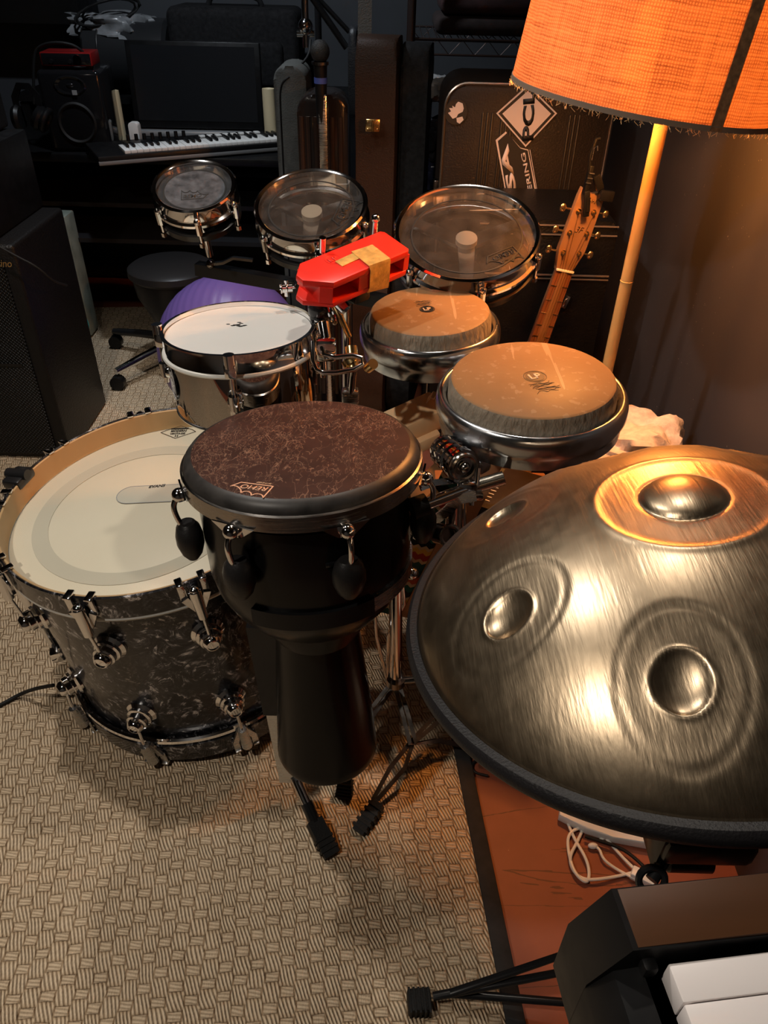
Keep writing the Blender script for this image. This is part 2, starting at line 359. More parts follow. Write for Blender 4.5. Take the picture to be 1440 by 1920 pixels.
def m_floor():
    m = mat('red_painted_floor', rough=.5, spec=.4); g = NG(m); o = g.obj()
    a = g.noise(o, 12, 6); sp = g.noise(o, 90, 3); cr = g.noise(g.map(o, (.12, 1, 1), (0, 0, .05)), 9, 6, .4)
    crack = g.m('LESS_THAN', g.m('ABSOLUTE', g.m('SUBTRACT', cr.outputs['Fac'], .5)), .004)
    c = g.mix(a.outputs['Fac'], (.20, .052, .026), (.30, .085, .045))
    c = g.mix(g.m('MULTIPLY', crack, .6), c, (.05, .02, .01)); c = g.mix(g.m('GREATER_THAN', sp.outputs['Fac'], .78), c, (.6, .35, .25))
    g.L.new(c, g.p.inputs['Base Color']); g.L.new(g.bump(a.outputs['Fac'], .2, .003), g.p.inputs['Normal']); return m
def m_white_head(name, lo, hi):
    m = mat(name, rough=.42, spec=.35); g = NG(m); o = g.obj()
    a = g.noise(o, 7, 4); f = g.noise(o, 500, 2); g.L.new(g.mix(a.outputs['Fac'], lo, hi), g.p.inputs['Base Color'])
    g.L.new(g.bump(f.outputs['Fac'], .25, .0008), g.p.inputs['Normal']); return m
def m_wood(name, lo, hi, sc=18, st=(1, .08, .2), rough=.5, rot=0):
    m = mat(name, rough=rough, spec=.35); g = NG(m); o = g.obj()
    a = g.noise(g.map(o, st, (0, 0, rot)), sc, 5, .8); g.L.new(g.mix(a.outputs['Fac'], lo, hi), g.p.inputs['Base Color']); return m
def m_weave():
    m = mat('woven_stripe_fabric', rough=.9, spec=.1); g = NG(m); o = g.obj(); sep = g.n('ShaderNodeSeparateXYZ'); g.L.new(o, sep.inputs[0])
    y = g.m('FRACT', g.m('MULTIPLY', sep.outputs[1], 7.5)); tri = g.m('ABSOLUTE', g.m('SUBTRACT', g.m('FRACT', g.m('MULTIPLY', sep.outputs[0], 55)), .5))
    y2 = g.m('FRACT', g.m('ADD', y, g.m('MULTIPLY', tri, .09)))
    c = g.ramp(y2, [(0, (.03, .08, .07)), (.13, (.55, .42, .25)), (.19, (.35, .05, .03)), (.3, (.60, .36, .06)), (.38, (.55, .42, .25)), (.44, (.02, .02, .02)), (.55, (.03, .12, .10)), (.66, (.60, .48, .30)), (.72, (.40, .09, .04)), (.85, (.02, .05, .05))])
    for nd in m.node_tree.nodes:
        if nd.type == 'VALTORGB': nd.color_ramp.interpolation = 'CONSTANT'
    g.L.new(c, g.p.inputs['Base Color']); return m
RUG = m_rug(); PEARL = m_pearl(); FIBER = m_fiber(); SKIN = m_skin(); WRINK = m_wrinkle(); CLEAR = m_clear('clear_drumhead', .16); CLEAR2 = m_clear('dusty_black_dot', .26, (.22, .23, .25))
BURLAP = m_burlap(); PANM = m_pan(); WALLM = m_wall(); FLOORM = m_floor()
CREAM = m_white_head('coated_cream_head', (.60, .55, .42), (.67, .62, .49)); WHITEH = m_white_head('coated_white_head', (.54, .54, .52), (.62, .62, .60))
MAPLE = m_wood('natural_hoop_wood', (.42, .27, .13), (.56, .38, .20)); NECKW = m_wood('rosewood_fingerboard', (.13, .045, .02), (.24, .09, .04), 40)
HEADW = m_wood('satin_headstock_wood', (.17, .085, .04), (.25, .13, .065), 30); POLEW = m_wood('honey_bamboo', (.50, .29, .10), (.72, .46, .18), 14, (6, 6, .6), .32)
PINE = m_wood('worn_orange_wood', (.72, .44, .22), (.88, .62, .36), 20); WEAVE = m_weave()

# ------------------------------------------------------------ writing
def text_mesh(txt, bold=0, shear=0, spacing=1.0):
    cu = bpy.data.curves.new('t', 'FONT'); cu.body = txt; cu.size = 1; cu.offset = bold; cu.shear = shear; cu.resolution_u = 3; cu.space_character = spacing
    ob = bpy.data.objects.new('t', cu); SC.collection.objects.link(ob)
    dg = bpy.context.evaluated_depsgraph_get(); me = bpy.data.meshes.new_from_object(ob.evaluated_get(dg))
    bpy.data.objects.remove(ob); return me
def lettering(name, txt, M, width, height, material, parent, bold=0, shear=0, th=.0004):
    """flat print; M (in parent space): origin lower-left of the text, x along the text"""
    me = text_mesh(txt, bold, shear); xs = [v.co.x for v in me.vertices]; ys = [v.co.y for v in me.vertices]
    x0, x1, y0, y1 = min(xs), max(xs), min(ys), max(ys)
    S = M @ Matrix.Diagonal((width / (x1 - x0), height / (y1 - y0), 1, 1)) @ T((-x0, -y0, 0)); me.transform(S)
    bm = bmesh.new(); bm.from_mesh(me); n = (M.to_3x3() @ Vector((0, 0, 1))).normalized()
    r = bmesh.ops.extrude_face_region(bm, geom=bm.faces[:]); bmesh.ops.translate(bm, vec=n * th, verts=[v for v in r['geom'] if isinstance(v, bmesh.types.BMVert)])
    bmesh.ops.recalc_face_normals(bm, faces=bm.faces[:]); bm.to_mesh(me); bm.free()
    me.materials.clear(); me.materials.append(material); me.name = name
    o = bpy.data.objects.new(name, me); SC.collection.objects.link(o); o.parent = parent; return o
def base_m(p0, p1, z):
    d = (p1 - p0); return T((p0.x, p0.y, z)) @ RZ(math.atan2(d.y, d.x)), math.hypot(d.x, d.y)
def outline(mb, pts, wd, z, th=.0004, closed=True):
    n = len(pts)
    for i in range(n if closed else n - 1):
        a = Vector((*pts[i], 0)); b = Vector((*pts[(i + 1) % n], 0)); d = (b - a)
        if d.length < 1e-6: continue
        mb.box(((a.x + b.x) / 2, (a.y + b.y) / 2, z + th / 2), (d.length + wd, wd, th), RZ(math.atan2(d.y, d.x)))
def crown_logo(parent, M, z, pl, pr, material, sub=True):
    """banner with a scalloped crown above and the word REMO; pl, pr local text start and end"""
    B, wd = base_m(pl, pr, z); k = wd
    spikes = [(-.03, .62), (.38, .58), (.76, .50), (1.26, .20)]; pts = [(1.04, -.10), (-.05, -.10)]
    for a, b in zip(spikes, spikes[1:]):
        pts += [(a[0] + (b[0] - a[0]) * i / 6, a[1] + (b[1] - a[1]) * i / 6 - .15 * math.sin(PI * i / 6) ** .6) for i in range(6)]
    pts.append(spikes[-1])
    mb = MB(); mb.X = B; outline(mb, [(x * k, y * k) for x, y in pts], .042 * k, 0)
    if sub: pass
    mb.build('logo_crown', material, parent)
    lettering('logo_text', 'REMO', B @ T((.05 * k, 0, 0)), .9 * k, .25 * k, material, parent, .008, .15)

# ------------------------------------------------------------ the room
def struct(name, mb, m): o = mb.build(name, m); o['kind'] = 'structure'; return o
struct('floor', MB().box((-.9, 1.9, -.05), (3.4, 5.2, .1)), FLOORM)
struct('ceiling', MB().box((-.9, 1.9, 2.5), (3.4, 5.2, .1)), mat('ceiling_paint', (.05, .05, .05), .8))
struct('wall_right', MB().box((.77, 1.9, 1.25), (.1, 5.2, 2.5)), WALLM)
GREYW = mat('blue_grey_wall', (.055, .06, .068), .7, noise=.12, nscale=4)
struct('wall_back', MB().box((-.9, 4.45, 1.25), (3.4, .1, 2.5)), GREYW)
struct('wall_left', MB().box((-2.6, 1.9, 1.25), (.1, 5.2, 2.5)), GREYW)
struct('wall_front', MB().box((-.9, -.65, 1.25), (3.4, .1, 2.5)), mat('wall_paint_behind', (.05, .048, .045), .8))

# rug (rotated so that its right edge runs as in the photo)
ra = math.atan2(.106, 1)
RM = T((.178, 1.009, 0)) @ RZ(ra)
rug = thing('woven_rug', 'large beige basket-weave sisal rug with a black cloth edge on the red floor', 'rug', RM)
MB().box((-1.3, .65, .005), (2.6, 4.0, .01)).build('rug_weave', RUG, rug)
mb = MB(); pts = []
mb.box((.012, .65, .0065), (.034, 4.0, .013), bev=.003)
mb.build('rug_binding', mat('black_rug_binding', (.012, .011, .011), .75, noise=.5, nscale=40), rug)

# ------------------------------------------------------------ bass drum
Nb = Vector((-.098, -.050, 1)).normalized(); sb_ = 1.083; cb = CAM + (Vector((-.444, 1.157, .619)) - CAM) * sb_; Lb = .50
MBs = frame(cb - Nb * Lb * sb_, Nb) @ Matrix.Scale(sb_, 4)
bass = thing('bass_drum', 'large black pearl bass drum standing upright with cream head facing up', 'drum', MBs)
def hoop(z0, z1, ri, ro): return MB().lathe([(ri, z0), (ro, z0), (ro, z1 - .002), (ro - .002, z1), (ri + .002, z1), (ri, z1 - .002), (ri, z0)], 128)
MB().lathe([(.272, .07), (.272, .45), (.266, .45), (.266, .07), (.272, .07)], 128).build('shell', PEARL, bass)
hoop(.452, .50, .2845, .29).build('hoop', PEARL, bass); hoop(.4521, .4985, .2800, .2843).build('hoop_lining', MAPLE, bass)
hoop(.03, .078, .281, .29).build('hoop', PEARL, bass)
WMET = mat('pale_flesh_hoop', (.72, .71, .66), .3, .3)
MB().torus(.2850, .0055, .447, 128, 8).build('flesh_hoop', WMET, bass); MB().torus(.2835, .007, .085, 128, 8).build('flesh_hoop', CHROME, bass)
HZ = .458
MB().lathe([(0, HZ), (.268, HZ), (.2795, HZ - .008)], 128).build('drumhead', CREAM, bass)
ring = m_white_head('translucent_damp_ring', (.46, .43, .34), (.51, .48, .38))
off = onp(MBs, HZ, 262, 955)
MB().lathe([(.178, HZ + .0006), (.208, HZ + .0006), (.208, HZ + .001), (.178, HZ + .001), (.178, HZ + .0006)], 96, m=T((off.x * .8, off.y * .8, 0))).build('damping_ring', ring, bass)
# stadium shaped patch with print
pa, pb = onp(MBs, HZ, 245, 929), onp(MBs, HZ, 420, 921)
Bm, wd = base_m(pa, pb, HZ + .001)
st = [(.027 * math.cos(t), .027 * math.sin(t)) for t in [PI / 2 + PI * i / 12 for i in range(13)]] + [(wd + .027 * math.cos(t), .027 * math.sin(t)) for t in [-PI / 2 + PI * i / 12 for i in range(13)]]
mb = MB(); mb.X = Bm; mb.prism(st, 0, .0008); mb.build('beater_patch', m_white_head('patch_film', (.46, .44, .36), (.51, .49, .41)), bass)
mb = MB(); mb.X = Bm; outline(mb, st, .0012, .0009); mb.build('patch_edge', GREYINK, bass)
p0, p1 = onp(MBs, HZ, 279, 917), onp(MBs, HZ, 310, 914); Bt, wt = base_m(p0, p1, HZ + .002)
lettering('patch_print', 'EVANS', Bt, wt, .0085, INK, bass, .03, .2)
c0 = onp(MBs, HZ, 302, 812); c1 = onp(MBs, HZ, 367, 810); Bt, wt = base_m(c0, c1, HZ + .0012)
mb = MB(); mb.X = Bt; outline(mb, [(0, 0), (wt * .12, .008), (wt * .5, .024), (wt * .88, .008), (wt, 0), (wt * .5, -.024)], .0012, 0)
mb.box((wt / 2, .0135, .0003), (wt * .5, .004, .0006)); mb.build('head_badge', INK, bass)
lettering('head_print', 'MODERN', Bt @ T((wt * .28, .001, 0)), wt * .44, .0075, INK, bass, .02); lettering('head_print', 'VINTAGE', Bt @ T((wt * .28, -.009, 0)), wt * .44, .0065, INK, bass, .02)
lettering('head_print', 'II', Bt @ T((wt * .46, -.018, 0)), wt * .08, .006, INK, bass)
def claw_parts(a, top=True, lug=True):
    """claw hook, tension rod and round lug at angle a"""
    X = RZ(a); sg = 1 if top else -1; zt = .50 if top else .03
    mb = MB(); mb.X = X
    for s in (-1, 1):
        mb.box((.288, s * .019, zt + sg * .0025), (.022, .013, .005), bev=.002)
        mb.box((.2935, s * .019, zt - sg * .015), (.005, .013, .034), bev=.002)
        mb.hull([(.293 + dx, s * (.019 - dy), zt - sg * dz) for dx in (0, .006) for dy, dz in ((-.006, .03), (.006, .026), (.018, .062), (.011, .064))])
    mb.cyl((.302, 0, zt - sg * .012), (.306, 0, zt - sg * .072), .011, .0085, 20); mb.ball((.302, 0, zt - sg * .010), .0085, (1, 1, .7))
    cl = mb.build('claw', CHROME if top else BRUSHED, bass)
    mb = MB(); mb.X = X; zl = .36 if top else .165
    mb.cyl((.306, 0, zt - sg * .07), (.301, 0, zl + sg * .006), .0032)
    mb.build('tension_rod', CHROME, bass)
    if lug:
        mb = MB(); mb.X = X
        m2 = T((.271, 0, zl)) @ RY(PI / 2)
        mb.lathe([(0, 0), (.030, 0), (.030, .005), (.024, .010), (.024, .016), (.020, .018), (.020, .028), (.0165, .030), (.0165, .036), (.012, .042), (.010, .0425), (.010, .0405), (.0, .0405)], 28, m=m2)
        mb.build('lug', CHROME, bass)
angs = [ang(MBs, Lb, *q) for q in ((150, 1118), (362, 1100), (4, 1058), (2, 935), (108, 840), (262, 781))]
for a in angs[:3]: claw_parts(a, True); claw_parts(a, False)
for a in angs[3:]: claw_parts(a, True)
step = angs[1] - angs[0]; claw_parts(angs[1] + step, True); claw_parts(angs[1] + step, False)
# air strip, spur bracket and spur leg on the left side
mb = MB(); mb.X = RZ(PI + .32)
mb.box((.281, 0, .40), (.022, .05, .06), bev=.006); mb.cyl((.30, -.02, .40), (.30, .02, .40), .016); mb.ball((.305, 0, .43), .015)
mb.build('spur_bracket', CHROME, bass)
mb = MB(); mb.X = RZ(PI + .32); mb.cyl((.300, 0, .39), (.298, 0, .15), .0085); mb.cyl((.300, 0, .36), (.299, 0, .26), .012); mb.box((.294, 0, .15), (.03, .055, .03), bev=.008)
mb.build('spur_leg', CHROME, bass)
mb = MB(); mb.X = RZ(ang(MBs, Lb, 40, 893)); mb.box((.295, 0, .495), (.04, .055, .022), bev=.006); mb.cyl((.27, 0, .505), (.315, 0, .505), .011); mb.build('hoop_clamp', BLACKMETAL, bass)
# cable coming from the spur, lying on rug
mb = MB(); a = at(100, 1285, Z=.10); mb.tube([a, at(70, 1290, Z=.07), at(40, 1300, Z=.02), at(0, 1323, Z=.015), at(-60, 1350, Z=.015)], .0045, smooth=3)
tag(mb.build('cable', RUBBER), 'black cable running off the rug at the left edge beside the bass drum', 'cable')
# tall plate stand between bass drum and djembe
pT, pB = at(490, 1178, Y=.93), at(545, 1468, Z=.075)
st = thing('djembe_stand', 'flat black and brushed metal post with rubber foot between bass drum and djembe', 'stand', T((pB.x, pB.y, .012)))
o_ = Vector((pB.x, pB.y, .012)); pT2 = pT + Vector((0, .0, 0)); mid = pB.lerp(pT2, .47)
W = Vector((.045, 0, 0))
MB().hull([p - o_ for q in (mid, pT2) for p in (q - W * .62, q + W * .62, q - W * .62 + Vector((0, .03, 0)), q + W * .62 + Vector((0, .03, 0)))]).build('black_panel', GLOSSBLK, st)
MB().hull([p - o_ for q in (pB, mid) for p in (q - W * .5, q + W * .5, q - W * .5 + Vector((0, .012, 0)), q + W * .5 + Vector((0, .012, 0)))]).build('metal_panel', BRUSHED, st)
f0, f1 = at(556, 1465, Z=.09), at(592, 1545, Z=.035)
f2 = at(622, 1605, Z=.012)
MB().tube([pB - o_ + Vector((0, .02, 0)), f0 - o_, f1 - o_], .0105).build('leg', CHROME, st)
MB().tube([f0.lerp(f1, .5) - o_, f1 - o_], .0125).build('leg_sleeve', BLACKMETAL, st)
m_ = MB(); d = (f2 - f1); m_.bar([f1 - o_ - d * .1, f1 - o_ + d * .3, f1 - o_ + d * .5, f2 - o_], .032, .026)
for k in range(3): m_.bar([f1 - o_ + d * (.45 + k * .16), f1 - o_ + d * (.52 + k * .16)], .037, .031)
m_.build('rubber_foot', RUBBER, st)

# ------------------------------------------------------------ djembe
sd = .952; k = .168 / .178 * sd; Nd = Vector((-.044, .10, 1)).normalized(); cdj = CAM + (Vector((-.138, 1.04, .799)) - CAM) * k; Ld = .675
MD = frame(cdj - Nd * Ld * sd, Nd) @ Matrix.Scale(sd, 4)
dj = thing('djembe', 'large satin black goblet djembe with dark brown fibre-patterned head', 'drum', MD)
prof = [(.1685, Ld - .06), (.1685, Ld - .13), (.1670, Ld - .20), (.160, Ld - .235), (.146, Ld - .265), (.124, Ld - .295), (.100, Ld - .318), (.0800, Ld - .333), (.0735, Ld - .343), (.0735, Ld - .352), (.078, Ld - .40), (.087, Ld - .50), (.0985, .02), (.0995, .008), (.0975, 0), (.092, 0), (.090, .01), (.070, .3), (.150, .44), (.160, Ld - .062)]
MB().lathe(prof, 96).build('shell', SATINBLK, dj)
MB().lathe([(0, Ld), (.166, Ld), (.168, Ld - .0005)], 96).build('drumhead', FIBER, dj)
BEV = mat('dark_head_collar', (.030, .027, .025), .42, 0, .4, noise=.5, nscale=30)
MB().lathe([(.168, Ld - .0005), (.1745, Ld - .003), (.1805, Ld - .010), (.1830, Ld - .018), (.1835, Ld - .026)], 96).build('head_collar', BEV, dj)
MB().lathe([(.1838, Ld - .018), (.187, Ld - .020), (.1875, Ld - .044), (.184, Ld - .046), (.1838, Ld - .018)], 96).build('tension_rim', mat('brushed_dark_steel', (.42, .39, .36), .22, 1, rvar=.08, nscale=20, stretch=(1, 1, 30)), dj)
KNOB = mat('matte_black_bumper', (.014, .013, .013), .38, 0, .4, bump=.15, bscale=300)
for q in ((335, 925), (443, 985), (642, 980), (777, 893), (760, 1080)):
    if q[1] > 1000: a = ang(MD, Ld - .06, 777, 893) + .75
    else: a = ang(MD, Ld - .045, *q)
    X = RZ(a); m_ = MB(); m_.X = X
    m_.hull([(.187 + dx, y, Ld - z) for dx in (0, .003) for y, z in ((-.035, .040), (.035, .040), (-.012, .058), (.012, .058))])
    m_.ball((.194, 0, Ld - .048), .0115); m_.build('rim_tab', CHROME, dj)
    m_ = MB(); m_.X = X; m_.tube([(.196, 0, Ld - .050), (.206, 0, Ld - .063), (.204, 0, Ld - .085), (.197, 0, Ld - .105)], .0045, smooth=2); m_.build('tension_hook', CHROME, dj)
    m_ = MB(); m_.X = X
    m_.lathe([(0, 0), (.013, 0), (.019, -.008), (.0225, -.022), (.0225, -.038), (.017, -.055), (.009, -.066), (0, -.068)], 24, m=T((.190, 0, Ld - .097)) @ Matrix.Diagonal((.95, 1.1, 1, 1))); m_.build('rubber_bumper', KNOB, dj)
# metal band and black strap round the lower bowl
a0 = ang(MD, Ld - .215, 512, 1118); a1 = ang(MD, Ld - .215, 655, 1104); a2 = a1 + 1.35
def band(a, b, r0, z0, z1, th, m_, nm, seg=40):
    mm = MB(); mm.lathe([(r0, z0), (r0 + th, z0), (r0 + th, z1), (r0, z1), (r0, z0)], seg, a, b); return mm.build(nm, m_, dj)
band(a0, a1 + .02, .1665, Ld - .228, Ld - .198, .007, BLK, 'strap', 30); band(a1, a2, .1668, Ld - .226, Ld - .200, .004, BRUSHED, 'metal_band', 50)
m_ = MB(); m_.box((.168, -.0, Ld - .115), (.004, .016, .008), bev=.001); ob = m_.build('shell_vent', GLOSSBLK, dj); ob.rotation_euler = (0, 0, ang(MD, Ld - .11, 605, 1017))
l0, l1 = onp(MD, Ld, 507, 915), onp(MD, Ld, 452, 908)
crown_logo(dj, MD, Ld + .0003, l0, l1, mat('copper_print', (.70, .42, .28), .5), True)
lettering('logo_small_text', 'SKYNDEEP', base_m(l0, l1, 0)[0] @ T((.003, -.0118, Ld + .0004)), .022, .0035, TANINK, dj)

# ------------------------------------------------------------ compact congas
def conga(name, label, c, n, r, ro, s):
    N = Vector(n).normalized(); Lc = .105; c = CAM + (Vector(c) - CAM) * s; M = frame(c - N * Lc * s, N) @ Matrix.Scale(s, 4); t = thing(name, label, 'drum', M)
    MB().lathe([(0, Lc), (r - .004, Lc), (r, Lc - .003)], 96).build('drumhead', SKIN, t)
    MB().lathe([(r, Lc - .003), (r + .004, Lc - .012), (r + .006, Lc - .045)], 128).build('head_side', WRINK, t)
    w = ro - r - .007; R0 = r + .007 + w / 2; zc = Lc - .044
    pr = [(r + .0065, zc - .012), (r + .0075, zc + .002)] + [(R0 + w / 2 * math.cos(th), zc + .019 * math.sin(th)) for th in [PI * (1 - i / 12) for i in range(0, 13)]]
    pr += [(ro, zc - .010), (ro - .004, zc - .022), (ro - .006, zc - .026), (ro - .007, zc - .044), (ro - .012, zc - .047), (r, zc - .046), (r, zc - .03)]
    MB().lathe(pr, 128).build('comfort_rim', ALU, t)
    return t, M, Lc
ca, MA, LA = conga('conga', 'large compact conga with tan skin head and thick silver rim nearest the lamp', (.25, 1.171, .866), (-.048, -.014, 1), .14, .1665, .93)
cbn, MC, LC = conga('conga', 'smaller compact conga with stained tan head between red block and larger conga', (.077, 1.367, .903), (-.051, -.025, 1), .1125, .136, .98)
def lp_logo(t, M, L, pc, pr, mt, s, squig):
    c = onp(M, L, *pc); rr = onp(M, L, *pr); a = math.atan2(rr.y - c.y, rr.x - c.x); X = T((c.x, c.y, L + .0003)) @ RZ(a)
    m_ = MB(); m_.X = X; m_.lathe([(s * .86, 0), (s * .94, 0), (s * .94, .0004), (s * .86, .0004)], 40); m_.prism(circ2(s * .78), 0, .0004); m_.build('logo_disc', mt, t)
    lettering('logo_text', 'LP', X @ T((-s * .5, -s * .4, .0005)), s, s * .8, TANINK, t, .03)
    m_ = MB(); m_.X = X
    random.seed(3)
    for i in range(9):
        y = squig * (s * 1.15 + i * s * .17); x0 = -s * 1.2 + random.random() * s * .6
        m_.tube([(x0 + j * s * .3, y + random.uniform(-1, 1) * s * .22, .0004) for j in range(7)], s * .018, 4, smooth=1)
    m_.build('signature_print', mt, t)
FADED = mat('faded_print', (.075, .042, .022), .5)
lp_logo(ca, MA, LA, (1003, 706), (1040, 700), FADED, .0215, -1)
lp_logo(cbn, MC, LC, (801, 580), (840, 575), INK, .0155, 1)
# raised letters on the rim of the large conga
zc = LA - .044; pa = ang(MA, zc, 922, 825)
RAISED = mat('raised_letters', (.72, .73, .75), .22, 1)
lettering('rim_letters', 'LP', RZ(pa) @ T((.1655, -.013, zc - .013)) @ RZ(PI / 2) @ RX(PI / 2 - .25), .026, .017, RAISED, ca, .01, 0, .002)
# linking lug between the two congas and mounting lug beneath the large one
m_ = MB(); p = onp(MA, LA - .06, 858, 690); m_.hull([(p.x + dx, p.y + dy, LA - .05 + dz) for dx in (-.02, .02) for dy in (-.02, .02) for dz in (-.012, .012)]); m_.ball((p.x, p.y, LA - .035), .011); m_.build('link_lug', ALU, ca)
pa2 = ang(MA, 0, 900, 850); m_ = MB(); m_.X = RZ(pa2); m_.box((.145, 0, LA - .103), (.03, .075, .03), bev=.006); m_.build('mount_lug', ALU, ca)

# ------------------------------------------------------------ chrome snare-like drum
Nm = Vector((-.03, .05, 1)).normalized(); cm = Vector((-.265, 1.241, .913)); Lm = .145
MM = frame(cm - Nm * Lm, Nm); me_ = thing('timbale', 'small shiny chrome drum with scuffed white head beside the djembe', 'drum', MM)
MB().lathe([(.122, 0), (.127, 0), (.1275, .004), (.127, .118), (.122, .118), (.122, 0)], 96).build('shell', mat('mirror_steel', (.46, .44, .42), .035, 1), me_)
MB().lathe([(.1295, .105), (.134, .105), (.1345, .108), (.131, .113), (.131, .141), (.135, .1425), (.135, .145), (.129, .145), (.1285, .112), (.1295, .105)], 96).build('hoop', CHROME, me_)
MB().torus(.1335, .0042, .107, 96, 8).build('flesh_hoop', WMET, me_)
MB().lathe([(0, .137), (.128, .137), (.1285, .130)], 96).build('drumhead', WHITEH, me_)
MB().torus(.126, .0035, .001, 96, 8).build('bottom_bead', BRUSHED, me_)
m_ = MB(); random.seed(4); c = onp(MM, .137, 446, 610)
for i in range(16):
    m_.prism([(c.x + random.gauss(0, .0001) + dx, c.y + dy) for dx, dy in [(random.gauss(0, .012) * 0 + x * .004 + ox, y * .002 + oy) for ox, oy in [(random.gauss(0, .009), random.gauss(0, .004))] for x, y in ((1, 0), (.3, .9), (-.8, .6), (-1, -.2), (-.2, -1), (.7, -.6))]], .1373 + i * 1e-5, .1375 + i * 1e-5)
m_.build('scuff_mark', INK, me_)
for q in ((293, 628), (430, 690), (590, 620)):
    a = ang(MM, .13, *q); X = RZ(a)
    m_ = MB(); m_.X = X; m_.box((.141, 0, .122), (.018, .020, .026), bev=.004); m_.cyl((.143, 0, .150), (.143, 0, .128), .0095); m_.build('rim_claw', CHROME, me_)
    m_ = MB(); m_.X = X; m_.cyl((.143, 0, .128), (.143, 0, .062), .0032); m_.build('tension_rod', CHROME, me_)
    m_ = MB(); m_.X = X; m_.cyl((.143, 0, .078), (.143, 0, .052), .009); m_.lathe([(0, 0), (.012, 0), (.014, .006), (.012, .012), (0, .014)], 20, m=T((.128, 0, .062)) @ RY(PI / 2)); m_.box((.129, 0, .055), (.005, .024, .05), bev=.002); m_.cyl((.143, 0, .052), (.143, 0, .040), .006, .0045); m_.build('lug', CHROME, me_)
a = ang(MM, .06, 342, 715); X = RZ(a) @ T((.1275, 0, .062)) @ RZ(PI / 2) @ RX(PI / 2)
def curved(mesh_obj, r):
    for v in mesh_obj.data.vertices:
        pass
m_ = MB(); m_.X = X; m_.prism(circ2(.030, 40, ry=.034), -.003, .0004); m_.build('badge', GLOSSBLK, me_)
m_ = MB(); m_.X = X @ T((0, 0, .0008))
outline(m_, circ2(.028, 36, ry=.032), .0012, 0)
for s in (-1, 1):
    m_.lathe([(.0055, 0), (.009, 0), (.009, .0006), (.0055, .0006)], 24, m=T((s * .008, .007, 0))); m_.box((s * .0145, -.009, .0003), (.0035, .014, .0006)); m_.box((s * .0045, -.009, .0003), (.0032, .014, .0006))
m_.box((0, -.0025, .0003), (.034, .0035, .0006)); m_.build('badge_print', WHITEINK, me_)

# ------------------------------------------------------------ rototoms on a rail
def rototom(label, c, n, r, tiny, lp, rp, spin=0):
    N = Vector(n).normalized(); Lr = .070; c = CAM + (Vector(c) - CAM) * 1.1; M = frame(c - N * Lr * 1.1, N, 0) @ Matrix.Scale(1.1, 4); t = thing('rototom', label, 'drum', M, None)
    MB().lathe([(r - .010, Lr - .003), (r - .007, Lr - .001), (r - .004, Lr), (r - .001, Lr - .003), (r - .0035, Lr - .008), (r - .0045, Lr - .030), (r + .001, Lr - .033), (r + .001, Lr - .038), (r - .012, Lr - .040), (r - .010, Lr - .003)], 96).build('hoop', CHROME, t)
    rh = r - .010; hz = Lr - .012
    MB().lathe([(0, hz), (rh, hz), (rh + .0005, hz - .002)], 72).build('drumhead', CLEAR2 if tiny else CLEAR, t)
    rr = rh * (.80)
    if tiny:
        MB().lathe([(0, hz + .0003), (rr, hz + .0003), (rr, hz + .0007), (0, hz + .0007)], 72).build('black_dot', mat('black_dot_film', (.06, .065, .075), .35, noise=.6, nscale=60), t)
    MB().lathe([(rr, hz + .0005), (rr + .003, hz + .0005), (rr + .003, hz + .001), (rr, hz + .001), (rr, hz + .0005)], 72).build('head_ring_print', INK, t)
    # spider casting below
    m_ = MB(); m_.lathe([(r - .018, .028), (r - .004, .028), (r - .002, .036), (r - .006, .038), (r - .018, .034), (r - .018, .028)], 64); 
    for i in range(3):
        m_.X = RZ(spin + i * 2 * PI / 3); m_.hull([(x, y, z) for x, y in ((.012, .016), (.012, -.016), (r - .01, .010), (r - .01, -.010)) for z in (.034, .042)])
    m_.X = Matrix.Identity(4); m_.build('spider_casting', BLACKMETAL if tiny else ALU, t)
    m_ = MB(); m_.lathe([(r - .012, .0), (r - .001, .0), (r, .012), (r - .004, .014), (r - .012, .012), (r - .012, .0)], 64)
    for i in range(3):
        m_.X = RZ(spin + .5 + i * 2 * PI / 3); m_.hull([(x, y, z) for x, y in ((.01, .012), (.01, -.012), (r - .006, .009), (r - .006, -.009)) for z in (.001, .009)])
    m_.X = Matrix.Identity(4); m_.build('lower_casting', BLACKMETAL, t)
    MB().cyl((0, 0, -.10), (0, 0, .036), .0075).build('centre_rod', CHROME, t)
    MB().cyl((0, 0, .042), (0, 0, .052), .020 if not tiny else .012).build('centre_boss', mat('pale_boss', (.70, .60, .48), .4) if not tiny else ALU, t)
    for i in range(6):
        X = RZ(spin + .2 + i * PI / 3); m_ = MB(); m_.X = X; m_.cyl((r + .002, 0, Lr - .046), (r + .002, 0, -.006), .003); m_.cyl((r + .002, 0, Lr - .050), (r + .002, 0, Lr - .022), .0065, seg=8); m_.cyl((r + .002, 0, .0), (r + .002, 0, -.009), .0055, seg=6)
        m_.ball((r + .002, 0, Lr - .022), .007); m_.build('tension_rod', CHROME, t)
    crown_logo(t, M, hz + .001, onp(M, hz, *lp), onp(M, hz, *rp), INK if not tiny else mat('pale_grey_print', (.03, .03, .03), .5), False)
    return t
